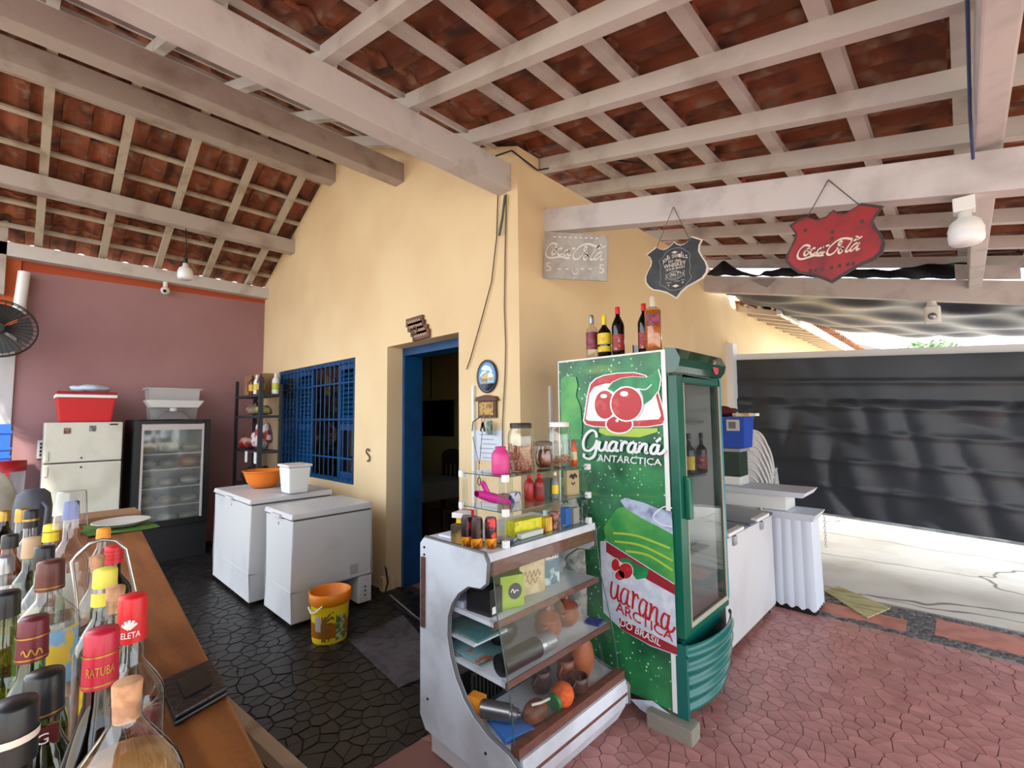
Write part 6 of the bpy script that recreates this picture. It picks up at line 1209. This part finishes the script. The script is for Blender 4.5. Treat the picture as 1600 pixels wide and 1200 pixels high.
# bottom tier and the counter top
def yelx(t): f = MB(); fill(f, [(-.012, .018), (-.004, .03), (.006, .028), (.012, .04), (.004, .016), (-.006, .012)], lambda u, v: (u, -.0905, v+.0)); f.build('print', mat('print_black', (20, 20, 22), .5), t, local=True)
carton('yellow_carton', 'long yellow cigarette paper carton on the bottom glass tier', (-1.60, 1.745, T0), .07, .18, .075, mat('lime_yellow', (214, 206, 30), .4, rgb2=(180, 180, 20), scale=30), -.1, extra=None)
carton('small_box', 'orange ended yellow box beside the long yellow carton', (-1.555, 1.86, T0), .04, .05, .07, mat('yo_box', (230, 180, 30), .4, rgb2=(220, 120, 30), scale=12)); carton('small_box', 'pale strip of boxes in front of the yellow carton', (-1.545, 1.73, T0), .03, .16, .025, mat('pale_strip', (190, 196, 190), .5))
carton('small_box', 'dark floral box between yellow and blue boxes', (-1.56, 1.93, T0), .04, .045, .085, mat('floral', (70, 60, 60), .4, rgb2=(190, 120, 110), scale=40)); carton('small_box', 'blue box with white foot on the bottom tier', (-1.55, 2.02, T0), .035, .05, .095, mat('blue_box', (40, 90, 160), .4, rgb2=(200, 206, 212), scale=8, lo=.6, hi=.66)); carton('small_box', 'grey and tan box beside the blue box on the tier', (-1.55, 2.09, T0), .035, .05, .085, mat('grey_box', (150, 146, 136), .4))
carton('leaflet', 'white and blue folded leaflet on the bottom glass', (-1.58, 1.585, T0), .10, .08, .01, mat('leaflet', (180, 182, 200), .5, rgb2=(60, 70, 130), scale=14, lo=.55, hi=.58), .4, 'leaflet')
m_can = mat('can_print', (40, 18, 20), .3, .3, rgb2=(190, 40, 36), scale=26, lo=.55, hi=.60)
CT = 1.021
def drink_can(x, y, label, m_):
    t = thing('drink_can', label, 'can', (x, y, CT), group='cans on the counter end'); c = (x, y, CT); r = .0265
    MB().lathe([(0, .004), (r*.8, .0), (r, .008), (r, .045)], 22, c).build('lower_print', mat('can_flame', (226, 150, 30), .3, .3, rgb2=(120, 50, 20), scale=40), t); MB().lathe([(r, .045), (r, .12), (r*.85, .132)], 22, c).build('upper_print', m_, t); MB().lathe([(r*.87, .132), (r*.8, .134), (r*.78, .130), (0, .130)], 22, c).build('lid', m_silc, t)
drink_can(-1.66, 1.425, 'dark can at the back of the three flame cans', m_can); drink_can(-1.60, 1.432, 'can with a yellow stripe among the flame cans', mat('can_print_b', (50, 24, 22), .3, .3, rgb2=(150, 130, 40), scale=14, lo=.56, hi=.6)); drink_can(-1.555, 1.475, 'red flame can nearest the glass rack', mat('can_print_c', (44, 14, 18), .3, .3, rgb2=(214, 40, 40), scale=20, lo=.50, hi=.55))
carton('cigarette_carton', 'dark and gold pack under the white cigarette pack', (-1.73, 1.46, CT+.001), .07, .10, .085, mat('dark_gold', (60, 48, 34), .4, rgb2=(150, 120, 60), scale=10), .3, 'pack')
carton('cigarette_pack', 'red and yellow cigarette pack on the dark pack', (-1.725, 1.48, CT+.088), .06, .09, .025, mat('red_yellow', (206, 30, 36), .4, rgb2=(236, 190, 40), scale=9, lo=.5, hi=.54), .3, 'pack'); carton('cigarette_pack', 'white cigarette pack with red end on top of the packs', (-1.735, 1.465, CT+.115), .06, .10, .025, mat('white_red', (216, 214, 214), .4), .3, 'pack', lambda t: MB().box(-.0305, .0305, .025, .0505, .0, .0255).build('red_end', m_redc, t, local=True))
carton('receipt_pad', 'white paper pad lying on the counter top behind the cans', (-1.83, 1.50, CT), .14, .10, .012, mat('paper_white', (216, 220, 232), .8), .1, 'paper')
lump('paper_bundle', 'tall crumpled grey paper roll wedged between counter and drinks cooler', 'paper', (-1.72, 2.287, .555), (.09, .055, .60), mat('newsprint', (170, 166, 160), .9, rgb2=(120, 118, 116), scale=26), 91, .3)
# ------------------------------------------------------------------ wooden bar
BZ = 1.05
m_bar = mat('varnished_bar_wood', (150, 92, 44), .38, rgb2=(122, 70, 32), scale=3.5, lo=.38, hi=.66, stretch=(1, 9, 1), bump=.15, bscale=40)
def edge_y(x): return .292-.069*(x+.83)
t = thing('bar_counter', 'long varnished wooden bar crowded with liquor bottles', 'bar counter', (-2.1, 0, 0))
xa, xb = -3.72, -.42
MB().hexa([(xa, edge_y(xa)-.66, BZ-.04), (xb, edge_y(xb)-.66, BZ-.04), (xb, edge_y(xb), BZ-.04), (xa, edge_y(xa), BZ-.04)], [(xa, edge_y(xa)-.66, BZ), (xb, edge_y(xb)-.66, BZ), (xb, edge_y(xb), BZ), (xa, edge_y(xa), BZ)]).build('top', m_bar, t, bevel=.006)
MB().hexa([(xa+.1, edge_y(xa)-.5, 0), (xb-.1, edge_y(xb)-.5, 0), (xb-.1, edge_y(xb)-.2, 0), (xa+.1, edge_y(xa)-.2, 0)], [(xa+.1, edge_y(xa)-.5, BZ-.04), (xb-.1, edge_y(xb)-.5, BZ-.04), (xb-.1, edge_y(xb)-.2, BZ-.04), (xa+.1, edge_y(xa)-.2, BZ-.04)]).build('base_wall', mat('bar_base', (96, 60, 50), .7), t)
t = thing('under_bar_trough', 'low dark red trough with a pale wooden rim under the bar', 'trough', (-1.4, .4, 0))
A0, A1 = Vector((-2.1, .405, 0)), Vector((-.55, .545, 0)); dr2 = (A1-A0).normalized(); nrm = Vector((dr2.y, -dr2.x, 0))
def tq(a, b, o0, o1, z0, z1): P0, P1, P2, P3 = a+nrm*o0, b+nrm*o0, b+nrm*o1, a+nrm*o1; return MB().hexa([(p.x, p.y, z0) for p in (P0, P1, P2, P3)], [(p.x, p.y, z1) for p in (P0, P1, P2, P3)])
tq(A0, A1, .0, .035, .765, .80).build('rim', mat('pale_rim', (176, 158, 134), .6, rgb2=(150, 132, 108), scale=12), t, bevel=.003); tq(A0, A1, .005, .02, 0, .765).build('front_board', mat('trough_red', (70, 22, 28), .6), t); tq(A0, A1, .02, .2, .4, .42).build('shelf', mat('trough_red', (70, 22, 28), .6), t)

# ------------------------------------------------------------------ liquor bottles on the bar
def at_bar(px_, py_, h): q = onZ(px_, py_, BZ+h-.004); return (q.x, q.y, BZ+.0008)
clr = liquid('clear', (150, 150, 140)); rum = mat('liquid_rum', (120, 66, 28), .15); honey = mat('liquid_honey', (168, 122, 70), .15); redl = mat('liquid_red', (96, 26, 20), .15); dkr = mat('liquid_dark', (34, 10, 12), .2); yl = mat('liquid_yellow', (170, 150, 40), .2); grn = mat('liquid_green', (30, 90, 40), .2)
m_bord = mat('bordeaux_cap', (178, 20, 50), .35); m_tanc = mat('tan_cap', (190, 160, 124), .5); m_blc = mat('blue_cap', (36, 44, 140), .35); m_orc = mat('orange_cap', (236, 150, 30), .4); m_brc = mat('brown_foil', (92, 50, 44), .35, .3); m_pyel = mat('pale_yellow_cap', (226, 214, 80), .45)
def capmap(p, rr, rz=0): a = facing(p)-rz; return lambda u, v: (rr*math.cos(a+u/rr), rr*math.sin(a+u/rr), v)
def cap_text(t, p, body, rr, z0, z1, w_, m_, du=0):
    f = MB(); lettering(f, body, [(du-w_/2, z0), (du+w_/2, z0), (du+w_/2, z1), (du-w_/2, z1)], capmap(p, rr), bold=.01); return f.build('lettering', m_, t, local=True)
def cap_ring(t, rr, z, m_, w_=.0018): MB().lathe([(rr, z), (rr, z+w_)], 20).build('ring', m_, t, local=True)
p = at_bar(199, 1072, .31); bottle('round corked decanter bottle with honey coloured liquor', p, .31, .048, m_clear, m_cork, .034, .0118, honey, .78, [lab(p, .12, .30, l_yel, .9)], shoulder=(.68, .89), neck=.0125, cork=True)
p = at_bar(160, 990, .33); t = bottle('dark bottle with tall crimson capsule and gold lettering', p, .33, .037, glass('wine_glass', (.16, .05, .04), 1.6, .02), m_bord, .056, .0150, dkr, .70, [], shoulder=(.46, .78), neck=.0155)
cap_text(t, p, 'RATUBA', .0160, .33-.042, .33-.033, .025, m_goldc); cap_ring(t, .0159, .33-.024, m_goldc); cap_ring(t, .0160, .33-.053, m_goldc)
f = MB(); lettering(f, 'PA', [(-.016, .13), (.016, .13), (.016, .155), (-.016, .155)], capmap(p, .0378)); f.build('embossing', glass('emboss', (.5, .45, .42), 1.6, .05, haze=.2), t, local=True)
p = at_bar(208, 935, .31); t = bottle('clear bottle with bright red capsule and white emblem', p, .31, .041, m_clear, m_redc, .060, .0165, redl, .50, [lab(p, .14, .38, l_wht, 1.2)], shoulder=(.55, .72), neck=.0145)
cap_text(t, p, 'SELETA', .0178, .31-.052, .31-.044, .026, m_whc, -.003)
f = MB(); cm_ = capmap(p, .0178)
for da in (-1.0, -.5, 0, .5, 1.0): stroke(f, [(-.003, .31-.040), (-.003+.006*math.sin(da), .31-.040+.007*math.cos(da)), (-.003+.010*math.sin(da), .31-.040+.012*math.cos(da))], .0034, cm_)
f.build('emblem', m_whc, t, local=True)
p = at_bar(53, 970, .31); t = bottle('green bottle with maroon capsule and gold script', p, .31, .037, m_green_g, m_marc, .05, .0145, grn, .6, [], shoulder=(.55, .78), neck=.015); cap_ring(t, .0154, .31-.022, m_goldc); cap_ring(t, .0155, .31-.047, m_goldc)
f = MB(); stroke(f, [(-.010+i*.0022, .31-.038+.004*math.sin(i*1.9)) for i in range(10)], .0016, capmap(p, .0156), k=4); f.build('script', m_goldc, t, local=True)
p = at_bar(70, 1056, .27); t = bottle('olive bottle with glossy black cap and maroon G plate', p, .27, .036, m_olive, m_blkc, .045, .0175, yl, .55, [], shoulder=(.52, .76), neck=.018); cap_ring(t, .0186, .27-.042, m_goldc)
f = MB(); cm_ = capmap(p, .0205); fill(f, [(-.016, .195), (.016, .195), (.016, .218), (-.016, .218)], cm_); f.build('plate_border', m_goldc, t, local=True); f = MB(); cm_ = capmap(p, .0209); fill(f, [(-.0145, .1965), (.0145, .1965), (.0145, .2165), (-.0145, .2165)], cm_); f.build('plate', mat('plate_maroon', (80, 22, 26), .4), t, local=True); f = MB(); lettering(f, 'G', [(-.004, .201), (.006, .201), (.006, .212), (-.004, .212)], capmap(p, .0213)); f.build('lettering', m_whc, t, local=True)
p = at_bar(20, 1106, .305); bottle('dark bottle with wide black cap and cream neck band', p, .305, .036, m_darkg, m_blkc, .05, .0172, liquid('dark', (30, 14, 10)), .6, [lab(p, .3, .6, l_blk, 1.5)], shoulder=(.62, .78), neck=.016, band=m_cream)
p = at_bar(165, 893, .30); bottle('clear bottle with pale yellow cap and silver stripe', p, .30, .037, m_clear, m_pyel, .058, .0168, clr, .1, [lab(p, .15, .42, l_yel, .7)], shoulder=(.56, .74), neck=.0145, band=m_silc)
p = at_bar(181, 921, .285); bottle('small clear bottle with a bare cork stopper', p, .285, .033, m_clear, m_cork, .04, .0125, yl, .3, [], shoulder=(.55, .72), neck=.012, cork=True)
p = at_bar(80, 880, .30); t = bottle('wide clear bottle with brown foil capsule and picture label', p, .30, .043, m_clear, m_brc, .05, .0195, clr, .12, [lab(p, .3, .62, l_skyb, 1.2)], shoulder=(.64, .78), neck=.018); cap_ring(t, .0206, .30-.045, m_goldc)
p = at_bar(70, 857, .29); bottle('clear bottle with plain black cap behind the brown foil one', p, .29, .036, m_clear, m_blkc, .045, .0165, rum, .35, [], shoulder=(.56, .74))
p = at_bar(50, 843, .28); bottle('pale green bottle with tan cap', p, .28, .036, glass('pale_green_glass', (.62, .78, .6), 1.8, .02), m_tanc, .045, .0165, None, .3, [lab(p, .2, .45, l_yel, .5)], shoulder=(.56, .74))
p = at_bar(113, 768, .375); t = bottle('tall clear bottle with a blue cap under a clear cup', p, .345, .04, m_clear, m_blc, .045, .016, clr, .1, [lab(p, .25, .5, l_wht, .5)], shoulder=(.55, .72), neck=.0145); MB().lathe([(.034, .28), (.0285, .368), (.027, .372), (0, .372)], 24).build('upturned_cup', m_clear, t, local=True)
p = at_bar(80, 822, .27); t = bottle('clear bottle with bright yellow screw cap', p, .27, .036, m_clear, m_yelc, .045, .0165, rum, .3, [lab(p, .2, .4, l_red, .6)], shoulder=(.55, .74)); cap_ring(t, .0174, .27-.02, m_blkc)
p = at_bar(162, 828, .24); bottle('small bottle with orange cap near the white plate', p, .24, .03, m_clear, m_orc, .028, .0165, None, .3, [lab(p, .2, .5, l_red, .8)], shoulder=(.6, .78))
p = at_bar(178, 856, .25); t = bottle('squat dark bottle with ridged red cap', p, .25, .038, m_darkg, m_redc, .04, .018, dkr, .6, [], shoulder=(.58, .74), neck=.016)
for k in range(3): cap_ring(t, .0192, .25-.012-k*.009, m_bord, .003)
p = at_bar(35, 797, .28); bottle('clear bottle with gold cap', p, .28, .035, m_clear, m_goldc, .04, .016, rum, .4, [], shoulder=(.56, .74))
p = at_bar(49, 799, .30); bottle('clear bottle with black and gold cap', p, .30, .036, m_clear, m_blkc, .05, .0165, rum, .3, [lab(p, .25, .5, l_blk, .6)], shoulder=(.56, .74), band=m_goldc)
p = at_bar(152, 872, .255); bottle('slim clear bottle with brown cork inside the wire pail handle', p, .255, .03, m_clear, m_cork, .035, .014, rum, .3, [], shoulder=(.56, .74), neck=.012, cork=True)
for px_, py_, h, g_, cm2, lq, lm, lb, r_ in ((6, 872, .27, m_clear, m_silc, clr, l_yel, 'clear bottle with silver cap and small yellow label', .040), (8, 930, .30, m_olive, m_blkc, yl, None, 'olive bottle with short black cap', .038), (6, 800, .25, m_darkg, m_goldc, dkr, l_red, 'dark bottle with gold cap and red label', .04), (16, 838, .25, m_amber, m_blkc, rum, l_wht, 'amber bottle with black cap', .036)):
    p = at_bar(px_, py_, h); bottle(lb, p, h, r_, g_, cm2, .035, .017, lq, .5, [lab(p, .2, .5, lm, .8)] if lm else [], shoulder=(.56, .76), neck=.0155)
# wire pail, wallet, plate, bag and jugs
c = Vector((-1.285, .145, BZ)); t = thing('ice_pail', 'small steel pail with a raised wire handle among the bottles', 'pail', tuple(c))
MB().lathe([(0, .002), (.042, .002), (.052, .13), (.055, .135), (.05, .13), (.04, .01)], 24, tuple(c)).build('pail', mat('dull_steel', (120, 118, 116), .3, .8), t)
hp = [onX(*q, c.x) for q in ((112, 878), (122, 866), (140, 850), (160, 843), (180, 845), (197, 858), (203, 885))]
MB().tube([(c.x, c.y-.05, BZ+.13), (c.x, c.y-.055, BZ+.2)]+[tuple(q) for q in hp]+[(c.x, c.y+.05, BZ+.13)], .0032).build('handle', mat('bright_wire', (190, 190, 190), .25, .9), t)
w0 = [onZ(*q, BZ) for q in ((248, 1078), (330, 1042), (357, 1088), (272, 1138))]
t = thing('leather_wallet', 'black leather wallet lying on the bar edge', 'wallet', tuple(w0[0]))
def wl(z0, z1, k): cc = sum((Vector(q) for q in w0), Vector())/4; P_ = [cc+(q-cc)*k for q in w0]; return MB().hexa([(q.x, q.y, z0) for q in P_], [(q.x, q.y, z1) for q in P_])
wl(BZ+.001, BZ+.010, 1.0).build('lower_cover', m_blkc, t, bevel=.004); wl(BZ+.0105, BZ+.020, .97).build('upper_cover', mat('worn_leather', (22, 20, 24), .35, bump=.4, bscale=60), t, bevel=.004); wl(BZ+.0202, BZ+.023, .5).build('window_flap', mat('wallet_gloss', (30, 28, 30), .15), t)
c = onZ(190, 815, BZ+.03); t = thing('serving_plate', 'long white oval plate resting on a green cloth', 'plate', (c.x, c.y, BZ+.012)); MB().lathe([(0, .0), (.10, .0), (.16, .022), (.165, .024), (.155, .026), (.1, .006), (0, .006)], 32, (c.x, c.y, BZ+.012), sx=.75, sy=.75).build('dish', mat('white_china', (214, 214, 208), .25), t)
def cl(u, v): return (c.x-.17+.34*u, c.y-.15+.28*v+.01*math.sin(u*9), BZ+.006+.003*math.sin(u*14+v*5))
g = MB().grid(cl, 14, 12); tag(g.build('green_cloth', mat('green_cloth', (70, 110, 36), .85, rgb2=(96, 136, 50), scale=14)), 'folded green cloth under the white plate', 'cloth')
tag(MB().box(-3.68, -3.45, .1, .5, BZ+.001, BZ+.03).build('cutting_board', mat('board_wood', (150, 112, 80), .6), bevel=.003), 'pale wooden board at the far end of the bar', 'board')
c = Vector((-3.0, .05, BZ)); t = thing('grey_jug', 'dark grey rounded plastic jug on the bar', 'jug', tuple(c)); MB().lathe([(0, .001), (.05, .001), (.062, .03), (.064, .18), (.055, .235), (.035, .255), (0, .258)], 26, tuple(c)).build('body', mat('slate_plastic', (66, 68, 78), .5), t); MB().tube([(c.x+.05, c.y+.03, BZ+.2), (c.x+.09, c.y+.045, BZ+.18), (c.x+.085, c.y+.04, BZ+.08), (c.x+.055, c.y+.03, BZ+.05)], .009).build('handle', mat('slate_plastic', (66, 68, 78), .5), t)
lump('plastic_bag', 'crumpled white plastic bag beside the grey jug', 'bag', (-3.2, -.08, BZ+.15), (.09, .075, .155), mat('white_bag', (206, 206, 196), .45, rgb2=(180, 184, 170), scale=9), 61, .35)
t = thing('clear_canister', 'clear plastic canister with red lid behind the white bag', 'canister', (-3.45, -.05, BZ)); MB().lathe([(0, .001), (.07, .001), (.075, .33)], 24, (-3.45, -.05, BZ)).build('body', glass('canister_plastic', (.75, .76, .82), 1.2, .1, haze=.25), t); MB().lathe([(.078, .31), (.078, .36), (0, .36)], 24, (-3.45, -.05, BZ)).build('lid', mat('dark_red_plastic', (150, 16, 30), .4), t); MB().box(-3.385, -3.37, -.07, -.03, BZ+.05, BZ+.31).build('red_stripe', m_redc, t)
